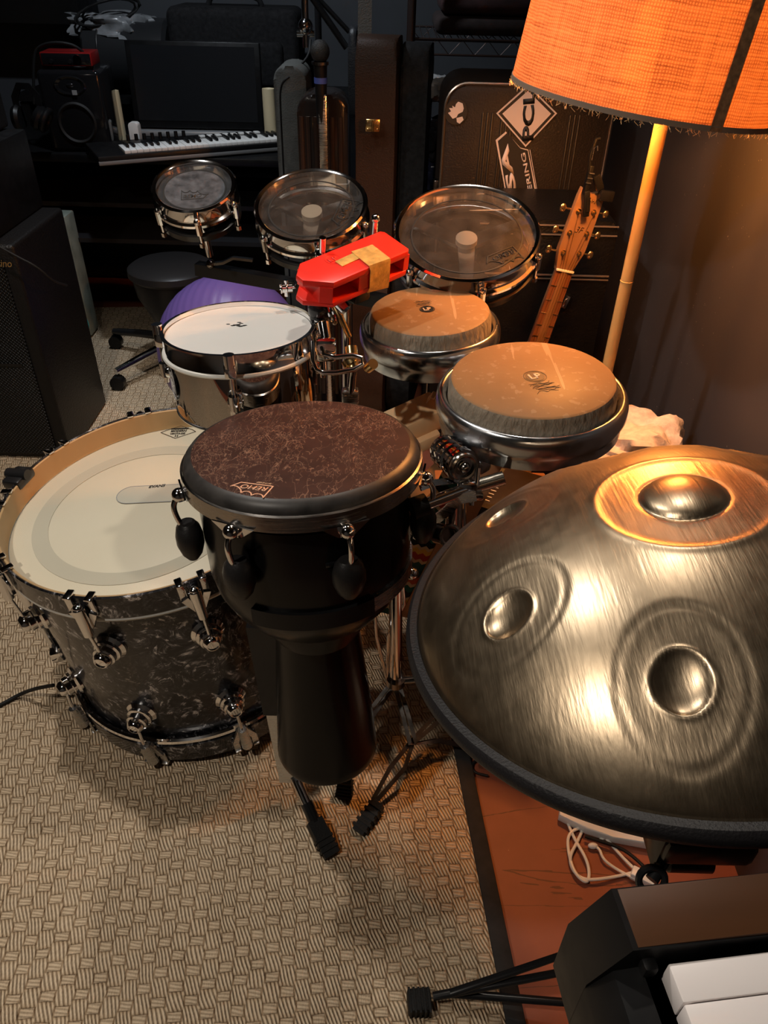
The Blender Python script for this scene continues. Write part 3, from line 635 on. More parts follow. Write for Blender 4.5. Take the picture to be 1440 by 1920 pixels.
# 6, 8 and 10 inch
rototom('smallest rototom with frosted black dot head, leftmost of the three on the rail', (-.386, 1.53, 1.076), (.0, -.396, 1), .083, True, (342, 373), (380, 370), 2.6)
rototom('middle rototom with clear ringed head, between the smallest rototom and the red block', (-.154, 1.47, 1.063), (-.054, -.40, 1), .109, False, (647, 376), (630, 412), .5)
rototom('largest rototom with clear scratched head, in front of the stickered case', (.138, 1.40, 1.042), (-.041, -.40, 1), .135, False, (962, 466), (919, 484), .5)
ra0, ra1 = [CAM + (Vector(p) - CAM) * 1.1 for p in ((-.42, 1.607, .885), (.17, 1.475, .845))]
rs = thing('rototom_rack', 'black rail and stand holding the three rototoms', 'stand', T((-.1, 1.69, .01)))
o_ = Vector((-.1, 1.69, .01)); m_ = MB(); m_.bar([ra0 - o_, ra1 - o_], .028, .028); m_.build('rail', BLACKMETAL, rs)
MB().cyl((0, .0, 0), (0, 0, .80), .013).build('pole', CHROME, rs)
for k in range(3):
    a = k * 2.094 + .61; MB().tube([(0, 0, .30), (.10 * math.cos(a), .10 * math.sin(a), .16), (.22 * math.cos(a), .22 * math.sin(a), .010)], .008).build('leg', BLACKMETAL, rs)
lv = at(395, 495, D=1.76) - o_; m_ = MB(); m_.bar([lv + Vector((0, 0, .0)), lv + Vector((.03, .0, .004)), lv + Vector((.055, 0, .016)), lv + Vector((.10, .0, .012))], .012, .006); m_.ball(lv, .011); m_.build('lock_lever', DARKMETAL, rs)

# ------------------------------------------------------------ red block with tape
jc = Vector((-.064, 1.285, 1.005)); jx = (at(742, 478, D=1.33) - at(582, 546, D=1.24)).normalized()
jz = Vector((-.10, -.42, 1)); jz = (jz - jx * jz.dot(jx)).normalized(); jy = jz.cross(jx)
MJ = Matrix((jx, jy, jz)).transposed().to_4x4(); MJ.translation = jc - jz * .028
jb = thing('percussion_block', 'bright red plastic percussion block with gold tape mounted above the chrome drum', 'percussion', MJ)
RED = mat('red_plastic', (.78, .03, .018), .33, 0, .5, noise=.12, nscale=12, bump=.05, bscale=40)
bm0 = MB(); L2 = .098
# hollow slots are real recesses: body made from slabs
out = [(-L2 - .016, -.004), (-L2 + .022, -.038), (L2 - .006, -.038), (L2, -.032), (L2, .032), (L2 - .006, .038), (-L2 + .010, .038), (-L2 - .016, .014)]
bm0.prism(out, .037, .050, bev=.003); bm0.prism(out, 0, .011, bev=.003)
bm0.box((0, .024, .025), (2 * L2 - .01, .028, .028)); bm0.box((-.003, 0, .025), (.032, .074, .030)); bm0.box((L2 - .006, -.0, .025), (.012, .072, .030)); bm0.hull([(-L2 + .020, y, z) for y in (-.039, .038) for z in (.01, .040)] + [(-L2 + .004, y, z) for y in (-.024, .03) for z in (.01, .040)])
bm0.build('block_body', RED, jb)
TAPE = mat('gold_tape', (.66, .42, .13), .38, .35, noise=.3, nscale=60, bump=.8, bscale=90)
m_ = MB(); rnd = lambda: random.uniform(-.0015, .0015)
pth = [(.026, .012, .0512), (.026, -.037, .0512), (.026, -.0395, .046), (.026, -.0395, .010), (.026, -.038, -.004)]
m_.bar([Vector(p) + Vector((rnd(), 0, 0)) for p in pth], .047, .0012, up=(0, -.7, .7)); m_.build('gold_tape', TAPE, jb)
m_ = MB(); m_.box((.006, .0, .0510), (.085, .018, .0012), RZ(.05)); m_.build('tape_strip', TAPE, jb)
m_ = MB(); outline(m_, circ2(.014, 24, -.035, .016), .0012, .050); m_.build('moulded_ring', RED, jb)
lettering('moulded_letters', 'LP', T((-.044, .010, .050)), .018, .011, RED, jb, .02, 0, .001)
m_ = MB(); m_.box((.0, -.005, -.012), (.035, .05, .026), bev=.004); m_.cyl((.045, 0, -.02), (-.045, 0, -.02), .009); m_.build('mount_bracket', BLACKMETAL, jb)
m_ = MB(); m_.cyl((-.034, .045, .0), (-.034, .045, .075), .006); m_.cyl((-.034, .045, .03), (-.034, .045, .045), .011); m_.build('mount_bolt', CHROME, jb)
m_ = MB(); m_.cyl((.088, .048, .02), (.088, .048, .07), .0055); m_.ball((.088, .048, .07), .008); m_.build('mount_bolt', CHROME, jb)

# clamps and rods round the block
js = thing('percussion_clamp_rod', 'angled rod with gold tip and black clamp hanging beneath the red block', 'clamp', T(at(640, 600, D=1.33)))
o_ = at(640, 600, D=1.33); f_ = lambda x, y, d: at(x, y, D=d) - o_
MB().tube([f_(628, 570, 1.31), f_(655, 632, 1.33)], .0055).build('rod', GOLD, js)
m_ = MB(); m_.ball(f_(600, 580, 1.34), .022); m_.cyl(f_(590, 548, 1.33), f_(600, 612, 1.35), .016); m_.cyl(f_(612, 560, 1.34), f_(640, 570, 1.34), .018); m_.build('clamp_body', BLACKMETAL, js)
m_ = MB(); m_.torus(.018, .003, 0, 24, 6, m=T(f_(622, 588, 1.30)) @ RY(1.2)); m_.cyl(f_(636, 568, 1.31), f_(648, 582, 1.31), .012); m_.build('wing_ring', CHROME, js)
def chrome_clamp(label, px, py, D, s, rz=0):
    M = T(at(px, py, D=D)) @ RZ(rz); t = thing('clamp', label, 'clamp', M); m_ = MB()
    m_.cyl((-.02 * s, 0, 0), (.02 * s, 0, 0), .017 * s, seg=24); m_.torus(.017 * s, .003 * s, 0, 28, 8, m=RY(PI / 2) @ T((0, 0, -.02 * s))); m_.torus(.017 * s, .003 * s, 0, 28, 8, m=RY(PI / 2)); m_.cyl((0, 0, -.03 * s), (0, 0, .03 * s), .009 * s); m_.build('clamp_body', CHROME, t)
    m_ = MB(); m_.cyl((.02 * s, 0, 0), (.034 * s, 0, 0), .006 * s); m_.hull([(.034 * s + dx, y, z) for dx in (-.003 * s, .003 * s) for y, z in ((-.006 * s, 0), (.006 * s, 0), (-.016 * s, .018 * s), (.016 * s, .018 * s))]); m_.build('wing_nut', CHROME, t)
    return t
chrome_clamp('small chrome clamp with gold-lit bolt on the rail left of the red block', 537, 540, 1.37, .5, .3)

# bracket arm joining chrome drum and conga
br = thing('bracket_arm', 'shiny rectangular wire bracket between the chrome drum and smaller conga', 'bracket', T(at(650, 665, D=1.3)))
o_ = at(650, 665, D=1.3)
def f_(x, y, d): return at(x, y, D=d) - o_
m_ = MB()
loop = [(585, 640), (588, 690), (612, 702), (680, 690), (678, 664), (610, 672), (600, 640)]
m_.tube([f_(x, y, 1.27) for x, y in loop], .0045, smooth=1); m_.build('wire_loop', CHROME, br)
m_ = MB(); m_.cyl(f_(658, 650, 1.29), f_(662, 690, 1.29), .011); m_.cyl(f_(656, 672, 1.29), f_(662, 682, 1.29), .017); m_.cyl(f_(690, 690, 1.29), f_(700, 682, 1.27), .009); m_.build('wing_bolt', GOLD, br)
m_ = MB(); m_.cyl(f_(606, 605, 1.28), f_(612, 640, 1.28), .010); m_.cyl(f_(612, 640, 1.28), f_(615, 675, 1.28), .008); m_.box(f_(612, 655, 1.28), (.034, .02, .04), bev=.005); m_.build('tension_clamp', CHROME, br)
m_ = MB(); m_.cyl(f_(662, 690, 1.29), f_(657, 745, 1.33), .0075); m_.build('drop_rod', CHROME, br)
m_ = MB(); m_.box(f_(657, 742, 1.33), (.03, .02, .028), bev=.004); m_.cyl(f_(650, 735, 1.32), f_(645, 735, 1.32), .008); m_.build('memory_lock', BRUSHED, br)

# ------------------------------------------------------------ conga stand with clamps
cs = thing('conga_stand', 'chrome double-braced tripod stand with ratchet clamps behind the djembe', 'stand', T((.06, 1.08, .012)))
o_ = Vector((.06, 1.08, .012))
pA = at(742, 1075, D=1.43) - o_; pB_ = at(742, 1278, D=1.63) - o_
top = at(855, 880, D=1.22) - o_
m_ = MB(); m_.cyl(pB_, pA, .0135); m_.build('pole', CHROME, cs)
m_ = MB(); m_.cyl(pA, at(752, 960, D=1.36) - o_, .0095); m_.build('upper_tube', CHROME, cs)
m_ = MB(); m_.cyl(pA + Vector((0, 0, -.012)), pA + Vector((0, 0, .018)), .019); m_.ball(pA + Vector((.03, -.01, .01)), .013); m_.cyl(pA, pA + Vector((.035, -.01, .01)), .007); m_.build('collar', CHROME, cs)
m_ = MB(); m_.cyl(pB_ + Vector((0, 0, -.005)), pB_ + Vector((0, 0, .012)), .021); m_.cyl(pB_, pB_ + Vector((.06, 0, .012)), .009); m_.build('lower_collar', DARKMETAL, cs)
def leg(pts, foot):
    for s in (-1, 1):
        P = [at(x + s * wx, y, Z=z) - o_ for x, y, z, wx in pts]
        m_ = MB(); m_.bar(P, .009, .006, up=(0, -.6, .8)); m_.build('leg_strip', DARKMETAL, cs)
    a, b = at(*foot[0][:2], Z=foot[0][2]) - o_, at(*foot[1][:2], Z=foot[1][2]) - o_; d = b - a
    m_ = MB(); m_.bar([a, a + d * .5, b], .026, .022)
    for k in range(5): m_.bar([a + d * (.1 + k * .18), a + d * (.18 + k * .18)], .032 + k * .001, .028)
    m_.build('rubber_foot', RUBBER, cs)
leg([(822, 1345, .10, 10), (770, 1395, .08, 3), (745, 1440, .065, 14), (703, 1500, .035, 4)], ((710, 1505, .035), (672, 1562, .012)))
leg([(742, 1275, .13, 4), (775, 1395, .09, 6), (820, 1388, .06, 4), (880, 1400, .03, 4)], ((880, 1400, .03), (930, 1410, .012)))
leg([(742, 1275, .13, 5), (650, 1400, .09, 8), (650, 1465, .05, 5)], ((648, 1462, .045), (645, 1495, .012)))
for s in (-1, 1):
    m_ = MB(); m_.tube([pA + Vector((s * .012, 0, -.01)), pA + Vector((s * .03 - .01, 0, -.08)), pA.lerp(pB_, .55) + Vector((-.028 + s * .012, 0, 0)), pB_ + Vector((-.018, 0, 0))], .0035); m_.build('brace', CHROME, cs)

hs = thing('ratchet_clamp', 'polished ratchet clamp with knurled bolt and flat arm beneath the larger conga', 'clamp', T(at(858, 900, D=1.22)))
o_ = at(858, 900, D=1.22)
def f_(x, y, d): return at(x, y, D=d * .95) - o_
m_ = MB(); a, b = f_(832, 842, 1.25), f_(866, 872, 1.19)
m_.cyl(a, b, .024, seg=28); m_.cyl(b, b + (b - a).normalized() * .006, .027, seg=28)
for t in (.1, .35, .6, .85): q = a.lerp(b, t); m_.cyl(q, q + (b - a).normalized() * .004, .0265, seg=28)
m_.build('ratchet_body', CHROME, hs)
m_ = MB(); m_.torus(.019, .004, 0, 28, 8, m=T(b + (b - a).normalized() * .008) @ (b - a).to_track_quat('Z', 'Y').to_matrix().to_4x4()); m_.ball(b + (b - a).normalized() * .010, .009); m_.build('ratchet_face', DARKMETAL, hs)
m_ = MB(); m_.cyl(f_(800, 945, 1.17), f_(880, 915, 1.2), .0095); m_.build('smooth_rod', CHROME, hs)
m_ = MB(); p, q = f_(880, 915, 1.2), f_(944, 896, 1.2); m_.cyl(p, q, .010); n = 22
for k in range(n): u = p.lerp(q, (k + .5) / n); m_.cyl(u, u + (q - p).normalized() * .0012, .0112, seg=18)
m_.build('threaded_rod', mat('warm_metal_thread', (.70, .66, .58), .2, 1), hs)  # thread in one even warm metal colour
m_ = MB(); m_.cyl(f_(772, 955, 1.165), f_(800, 945, 1.17), .017); m_.build('rubber_sleeve', RUBBER, hs)
m_ = MB(); m_.box(f_(876, 915, 1.2), (.030, .022, .030), bev=.005); m_.cyl(f_(895, 878, 1.19), f_(893, 912, 1.19), .0045); m_.cyl(f_(885, 925, 1.2), f_(884, 948, 1.2), .004); m_.box(f_(884, 930, 1.195), (.036, .012, .010), bev=.003); m_.build('eye_clamp', CHROME, hs)
m_ = MB(); m_.bar([f_(892, 930, 1.19), f_(862, 935, 1.185), f_(838, 958, 1.23), f_(806, 983, 1.28), f_(782, 1012, 1.31)], .016, .004, up=(.2, -.7, .6)); m_.build('flat_arm', BRUSHED, hs)
m_ = MB(); m_.bar([f_(898, 915, 1.215), f_(860, 900, 1.21), f_(815, 905, 1.2), f_(788, 915, 1.19)], .010, .004, up=(.2, -.7, .6)); m_.build('thin_arm', CHROME, hs)
m_ = MB(); m_.cyl(f_(853, 925, 1.23), f_(850, 1030, 1.3), .014); m_.cyl(f_(866, 930, 1.25), f_(868, 1020, 1.3), .006); m_.build('drop_tube', CHROME, hs)
m_ = MB(); m_.cyl(f_(822, 1000, 1.25), f_(846, 1006, 1.22), .017); m_.torus(.015, .004, 0, 24, 8, m=T(f_(843, 1004, 1.212)) @ RX(1.1) @ RY(.3)); m_.build('lower_knob', DARKMETAL, hs)

# ------------------------------------------------------------ handpan
pp = Vector((.303, .567, .925)); Np = Vector((-.233, .108, 1)).normalized(); hh = .12; zb = .10
MP = frame(pp - Np * zb, Np)
hp = thing('handpan', 'large bronze-coloured steel handpan with round dimples and black rubber edge', 'handpan', MP)
RR = .270
fields = [(-157, .190), (-106, .192), (150, .180), (98, .190), (47, .190), (-4, .190), (-55, .190)]
def dome(x, y):
    r = math.hypot(x, y) / RR; z = hh * (max(0, 1 - r ** 2.15)) ** .80
    for a, fr in fields:
        a = math.radians(a); fx, fy = fr * math.cos(a), fr * math.sin(a)
        dx, dy = x - fx, y - fy; u = (dx * math.cos(a) + dy * math.sin(a)) / .056; v = (-dx * math.sin(a) + dy * math.cos(a)) / .049; e = math.hypot(u, v)
        if e < 1.5:
            # flattened field with a slightly raised lip
            if e < 1: z -= .0038 * (1 - e ** 4)
            z -= .0012 * math.exp(-((e - 1.0) / .07) ** 2)
            d = math.hypot(dx, dy) / .0235
            if d < 1: z -= .0085 * (1 - d ** 2.2) 
            z += .0012 * math.exp(-((d - 1.0) / .10) ** 2)
    e = math.hypot(x - .008, y - .002)
    if e < .12:
        k = .082
        if e < k: z -= .0030 * (1 - (e / k) ** 4) - 0
        z += .0010 * math.exp(-((e - k) / .005) ** 2)
        d = e / .040
        if d < 1: z += .0105 * math.sqrt(max(0, 1 - d * d)) ** 1.3
        z -= .0010 * math.exp(-((d - 1.0) / .08) ** 2)
    return z
bm = bmesh.new(); nr, na = 190, 420; ctr = bm.verts.new((0, 0, zb + dome(0, 0))); prev = None
for i in range(1, nr + 1):
    r = RR * math.sin(PI / 2 * i / nr) ** 1.0 if False else RR * (i / nr) ** .97
    ring = [bm.verts.new((r * math.cos(2 * PI * j / na), r * math.sin(2 * PI * j / na), zb + dome(r * math.cos(2 * PI * j / na), r * math.sin(2 * PI * j / na)))) for j in range(na)]
    for j in range(na):
        if prev is None: bm.faces.new([ctr, ring[j], ring[(j + 1) % na]])
        else: bm.faces.new([prev[j], ring[j], ring[(j + 1) % na], prev[(j + 1) % na]])
    prev = ring
M_ = MB(); M_.bm.free(); M_.bm = bm; M_.build('top_shell', PANM, hp, ang=80)
MB().lathe([(.274, zb - .004), (.262, zb - .02), (.235, zb - .05), (.17, zb - .085), (.06, zb - .10), (0, zb - .10)], 96).build('bottom_shell', PANM, hp)
EDGE = mat('ribbed_rubber_edge', (.011, .010, .011), .42, 0, .35, bump=.25, bscale=400)
MB().lathe([(.2685, zb + .001), (.2705, zb + .005), (.278, zb + .005), (.2825, zb + .001), (.2840, zb - .004), (.2820, zb - .010), (.276, zb - .012), (.268, zb - .012), (.2685, zb + .001)], 160).build('rubber_edge', EDGE, hp)
# stand below the handpan
ps = thing('handpan_stand', 'black stand with thick clamp head under the handpan', 'stand', T((.52, .46, 0)))
o_ = Vector((.52, .46, 0)); c1 = at(1310, 1600, Z=.80) - o_
m_ = MB(); m_.cyl((0, 0, .02), (0, 0, .72), .016); m_.tube([(0, 0, .70), (0, .0, .74), (-.06, .03, .775), c1 + Vector((.03, .02, 0))], .014); m_.build('pole', BLACKMETAL, ps)
m_ = MB(); m_.box(c1 + Vector((.01, .02, 0)), (.085, .05, .035), bev=.008); m_.cyl(c1 + Vector((-.02, .01, -.025)), c1 + Vector((.02, .01, -.025)), .014); m_.box(c1 + Vector((-.02, .02, -.01)), (.03, .04, .055), bev=.006); m_.build('clamp_head', BLACKMETAL, ps)
m_ = MB(); a = at(1222, 1650, Z=.77) - o_; m_.torus(.012, .0035, 0, 24, 8, m=T(a) @ RX(1)); m_.cyl(a, c1 + Vector((-.02, .01, -.02)), .006); m_.build('wing_bolt', BLACKMETAL, ps)
MB().lathe([(0, 0), (.13, 0), (.13, .012), (.02, .024), (0, .024)], 48).build('base', BLACKMETAL, ps)

# ------------------------------------------------------------ floor lamp
Nl = Vector((.106, -.016, 1)).normalized(); cl = Vector((.433, 1.486, 1.247)); rl = .232
lampt = thing('floor_lamp', 'tall floor lamp with orange-glowing burlap drum shade on a honey bamboo pole', 'lamp', T((.48, 1.50, .0)))
o_ = Vector((.48, 1.50, 0))
MLS = frame(cl, Nl); MLl = T(-o_) @ MLS
def under(ob): ob.matrix_local = MLl; return ob
sh = under(MB().lathe([(rl, 0), (rl * .925, .34), (rl * .918, .34), (rl * .992, 0), (rl, 0)], 160).build('lamp_shade', BURLAP, lampt))
tr = MB().lathe([(rl + .0008, -.001), (rl + .0012, .007), (rl - .003, .007), (rl - .003, -.001), (rl + .0008, -.001)], 160).build('shade_trim', mat('grey_bias_trim', (.20, .15, .11), .8), sh)
sa = ang(MLS, 0, 1340, 246); m_ = MB(); m_.X = RZ(sa)
m_.hull([(rl * .995 + dx - k * .0175, y, z) for k, z in ((0, 0), (1, .34)) for y in (-.010, .010) for dx in (.001, .0025)]); m_.build('shade_seam', mat('dark_seam_cloth', (.24, .13, .06), .9, noise=.4, nscale=120), sh)
m_ = MB(); random.seed(5)
for i in range(420):
    a = random.random() * 2 * PI; l = random.uniform(.003, .011); m_.X = RZ(a)
    p0 = Vector((rl, 0, .001)); m_.tube([p0, p0 + Vector((random.uniform(-.0015, .003), random.uniform(-.003, .003), -l * .5)), p0 + Vector((random.uniform(-.003, .004), random.uniform(-.006, .006), -l))], .00032, 3)
m_.build('frayed_edge', mat('loose_jute_thread', (.75, .48, .22), .9), sh)
m_ = MB(); m_.cyl((0, 0, .02), (-.0, 0, 1.36), .0125, seg=24); m_.torus(.0125, .0008, .92, 32, 6); m_.build('pole', POLEW, lampt)
MB().lathe([(0, 0), (.105, 0), (.105, .012), (.02, .024), (0, .024)], 48).build('base', BLACKMETAL, lampt)
bulb_l = MLl @ Vector((0, 0, .035))
m_ = MB(); m_.cyl((0, 0, 1.36), bulb_l, .012); m_.build('socket', BLACKMETAL, lampt)
BULB = mat('lit_bulb', (1, .8, .5), .4, emis=(1, .50, .18), es=45)
MB().ball(bulb_l + Vector((0, 0, .03)), .030).build('bulb', BULB, lampt)
pl = bpy.data.lights.new('bulb_light', 'POINT'); pl.energy = 145; pl.color = (1, .36, .075); pl.shadow_soft_size = .033
plo = bpy.data.objects.new('bulb_light', pl); SC.collection.objects.link(plo); plo.location = o_ + bulb_l + Vector((0, 0, .03))

# ------------------------------------------------------------ digital piano at the near right corner
PZ = .97; e1 = (Vector((.260, .254, 0)) - Vector((.154, .240, 0))).normalized(); e2 = Vector((e1.y, -e1.x, 0))
MPi = Matrix((e1, e2, Vector((0, 0, -1)))).transposed().to_4x4(); MPi.translation = Vector((.154, .240, PZ))
# local: x along key length (to the right), y towards the camera, z downwards
pi = thing('digital_piano', 'black digital piano with wooden end block and white keys at the lower right corner', 'piano', MPi)
ENDW = m_wood('brown_end_wood', (.050, .019, .007), (.10, .040, .015), 20, (.2, 1, 1), .42)
m_ = MB(); m_.prism([(0.002, 0), (.36, 0), (.36, .037), (.002, .037)], 0, .012, bev=.003); m_.build('wood_end_block', ENDW, pi)
m_ = MB(); m_.hull([(x, y, z) for y in (.0, .0375) for x, z in ((-.001, .001), (.36, .006), (-.022, .045), (-.022, .11), (.36, .11))]); m_.build('end_cheek', BLK, pi)
m_ = MB(); m_.box((.17, .50, .095), (.38, .93, .03)); m_.box((.28, .50, .04), (.16, .93, .09)); m_.hull([(x, y, z) for y in (.037, .96) for x, z in ((-.008, .028), (.010, .026), (-.022, .05), (-.022, .11), (.016, .11))]); m_.box((.012, .040, .020), (.010, .010, .012), bev=.003); m_.build('case', BLK, pi)
IVORY = mat('white_key_plastic', (.86, .80, .78), .35)
for i in range(7):
    y0 = .0435 + i * .0222
    m_ = MB(); m_.box((.096, y0 + .0106, .020), (.150, .0214, .020), bev=.0012); m_.build('white_key', IVORY, pi)
for y in [.0435 + .0222 * q for q in (2, 3, 5, 6)]:
    m_ = MB(); m_.hull([(x, y + s * w, z) for s in (-1, 1) for x, z, w in ((.078, .012, .0055), (.085, -.002, .0042), (.170, -.002, .0042), (.170, .012, .0055))]); m_.build('black_key', BLK, pi)
# keyboard stand
ks = thing('keyboard_stand', 'black tripod leg with ribbed rubber foot reaching onto the rug at the bottom', 'stand', T((.087, .51, .0)))
o_ = Vector((.087, .51, 0)); hub = at(1230, 1860, Z=.30) - o_; a = at(812, 1868, Z=.030) - o_
for (x, y, z) in ((1100, 1775, .20), (1110, 1812, .17), (1130, 1885, .06)):
    e = at(x, y, Z=z) - o_; MB().tube([a, a + Vector((.03, .004, .004)), e, Vector((.293, -.31, .25 + (z - .15) * .4))], .0075, flat=.6).build('leg_tube', BLACKMETAL, ks)
m_ = MB(); m_.box(at(786, 1880, Z=.018) - o_, (.040, .036, .034), RZ(.1), bev=.004)
for kx in range(5): m_.box(at(768 + kx * 9, 1882, Z=.018) - o_, (.0035, .039, .037), RZ(.1))
m_.build('rubber_foot', RUBBER, ks)
MB().cyl((.293, -.31, .02), (.293, -.31, .855), .016).build('upright', BLACKMETAL, ks)

# pale curved wooden thing behind the piano
yel = [at(1088, 1772, Z=.02), at(1094, 1830, Z=.02), at(1108, 1880, Z=.02), at(1125, 1925, Z=.02), at(1150, 1990, Z=.02)]
m_ = MB(); m_.bar([p + Vector((.006, 0, 0)) for p in yel], .024, .03); tag(m_.build('wooden_stick', mat('blonde_wood', (.66, .45, .22), .4)), 'pale blonde curved wooden stick lying on the red floor behind the piano', 'stick')

# ------------------------------------------------------------ white light tray and cables on the red floor
WM = at(1130, 1530, Z=.02)
m_ = MB(); wpts = [at(1048, 1530, Z=.02), at(1100, 1556, Z=.02), at(1150, 1572, Z=.02), at(1255, 1592, Z=.02), at(1265, 1570, Z=.02), at(1230, 1490, Z=.02), at(1150, 1450, Z=.02), at(1060, 1440, Z=.02)]
m_.prism([(p.x, p.y) for p in wpts], .002, .026, bev=.004); tag(m_.build('plastic_tray', WHITEP), 'white plastic tray on the red floor under the handpan', 'tray')
WIRE = mat('white_cable', (.80, .76, .68), .45)
wt_ = thing('cable_tangle', 'tangle of white cable with a small white plug on the red floor', 'cable', T(at(1140, 1620, Z=.0)))
o_ = at(1140, 1620, Z=0)
def g_(pts, z=.006): return [at(x, y, Z=z + (i % 3) * .003) - o_ for i, (x, y) in enumerate(pts)]
m_ = MB()
m_.tube(g_([(1058, 1525), (1075, 1570), (1100, 1610), (1106, 1640), (1100, 1658), (1075, 1635), (1064, 1590), (1066, 1562), (1090, 1550), (1120, 1552), (1160, 1600), (1195, 1635), (1215, 1645)]), .0032, 8, 3)
m_.tube(g_([(1095, 1550), (1082, 1580), (1068, 1605), (1072, 1630), (1090, 1648), (1115, 1650), (1165, 1642), (1200, 1632), (1225, 1628)]), .0032, 8, 3)
m_.tube(g_([(1112, 1588), (1124, 1590), (1130, 1610), (1150, 1626), (1175, 1640), (1195, 1650)]), .0028, 8, 3)
m_.tube(g_([(1125, 1575), (1150, 1562), (1200, 1568), (1245, 1572), (1254, 1590)]), .0032, 8, 3)
m_.build('cord', WIRE, wt_)
m_ = MB(); m_.box(at(1205, 1645, Z=.012) - o_, (.045, .022, .02), RZ(-.5), bev=.003); m_.build('plug', WHITEP, wt_)
MB().ball(at(1112, 1586, Z=.008) - o_, .008, (1.3, .8, .8)).build('cord_tip', WHITEP, wt_)
m_ = MB(); m_.tube([at(1097, 1568, Z=.014), at(1130, 1578, Z=.014), at(1165, 1590, Z=.014), at(1195, 1612, Z=.014), at(1225, 1645, Z=.014)], .0035, 8, 3)
tag(m_.build('cable', RUBBER), 'thin black cable crossing the white cable tangle on the red floor', 'cable')
m_ = MB(); m_.tube([at(905, 1420, Z=.007), at(884, 1430, Z=.007), at(886, 1448, Z=.007), at(915, 1455, Z=.007)], .003, 8, 2)
tag(m_.build('cable', RUBBER), 'small black cable loop on the red floor at the rug edge', 'cable')

# ------------------------------------------------------------ things under the congas
bk = thing('wooden_block', 'worn orange-tan wooden block between djembe and larger conga', 'box', T(at(790, 792, D=1.5)))
o_ = at(790, 792, D=1.5)
bx = (at(812, 770, D=1.50) - at(745, 800, D=1.50)).normalized(); MBk = Matrix((bx, Vector((0, 0, 1)).cross(bx).normalized(), Vector((0, 0, 1)))).transposed().to_4x4()
m_ = MB(); m_.X = MBk; m_.box((-.055, .02, 0), (.19, .085, .045), bev=.006); m_.box((.0, -.0, -.03), (.06, .08, .028), bev=.004); m_.build('block_body', PINE, bk)
m_ = MB(); m_.X = MBk; random.seed(9)
m_.bar([(.022, .03, .024), (.030, .025, .036), (.036, .02, .032), (.04, .015, .040)], .02, .002); m_.build('torn_paper', mat('torn_paper', (.75, .55, .38), .8), bk)
# cushion/cream cloth on a stool behind handpan
def blob(c, sx, sy, sz, seedv, n=26, amp=.18):
    random.seed(seedv); ph = [random.random() * 6 for _ in range(8)]; bm = bmesh.new()
    bmesh.ops.create_uvsphere(bm, u_segments=n * 2, v_segments=n, radius=1)
    for v in bm.verts:
        x, y, z = v.co; d = 1 + amp * (math.sin(5 * x + ph[0]) * math.sin(6 * y + ph[1]) + .5 * math.sin(11 * x + 7 * z + ph[2]) * math.cos(9 * y + ph[3]) + .3 * math.sin(19 * y + 13 * x + ph[4]))
        q = lambda t: math.copysign(abs(t) ** .7, t)
        v.co = Vector(c) + Vector((q(x) * sx * d, q(y) * sy * d, q(z) * sz * d))
    M = MB(); M.bm.free(); M.bm = bm; return M
cc = at(1165, 850, Z=.58)
tag(blob((cc.x + .01, cc.y - .01, .58), .12, .12, .07, 3).build('folded_cloth', mat('cream_towelling', (.72, .56, .44), .95, noise=.2, nscale=60, bump=1, bscale=120)), 'crumpled cream cloth on the stool between conga and handpan', 'cloth')
stl = thing('stool', 'low dark stool carrying the cream cloth behind the handpan', 'stool', T((.53, 1.27, 0)))
MB().box((0, 0, .49), (.26, .24, .03), bev=.006).build('seat', BLK, stl)
for x in (-.11, .11):
    for y in (-.10, .08): MB().cyl((x, y, 0), (x, y, .48), .014).build('leg', BLACKMETAL, stl)
# effects unit / groove box
dv_c = at(950, 905, Z=.56); bx = (at(1030, 915, Z=.56) - at(880, 872, Z=.56)).normalized()
MDv = Matrix((bx, Vector((0, 0, 1)).cross(bx), Vector((0, 0, 1)))).transposed().to_4x4(); MDv.translation = Vector((dv_c.x, dv_c.y, .515))
dv = thing('audio_mixer', 'black control surface with rows of small white buttons beneath the larger conga', 'mixer', MDv)
MB().box((.03, .0, .015), (.30, .17, .03), bev=.004).build('case', mat('dark_brown_panel', (.025, .016, .011), .35), dv)
m_ = MB()
for i in range(4):
    for j in range(4): m_.box((-.085 + i * .013, -.060 + j * .013, .0315), (.009, .009, .004), bev=.001)
for i in range(12):
    for j in range(3): m_.box((.05 + i * .0085, .03 + j * .012, .0305), (.0025, .005, .0015))
for j in range(6): m_.box((-.02, -.06 + j * .013, .0305), (.012, .0022, .0015))
m_.build('buttons', WHITEINK, dv)
m_ = MB(); m_.box((-.06, .045, .0308), (.07, .045, .0012)); m_.build('display', mat('olive_display', (.10, .075, .035), .2), dv)
m_ = MB()
for i in range(4): m_.cyl((.03 + i * .033, -.03, .03), (.03 + i * .033, -.03, .045), .008, .007)
m_.build('knobs', GLOSSBLK, dv)
sb = thing('side_crate', 'brown wooden crate under the control surface beside the chrome clamp', 'crate', T((.245, 1.34, 0)))
MB().box((0, 0, .24), (.26, .24, .47), bev=.004).build('crate_body', m_wood('orange_brown_ply', (.28, .11, .04), (.42, .18, .07), 14, (1, 1, .1)), sb)
m_ = MB()
for z in (.1, .24, .38): m_.box((0, -.122, z), (.24, .004, .012))
m_.build('crate_slot', BLK, sb)
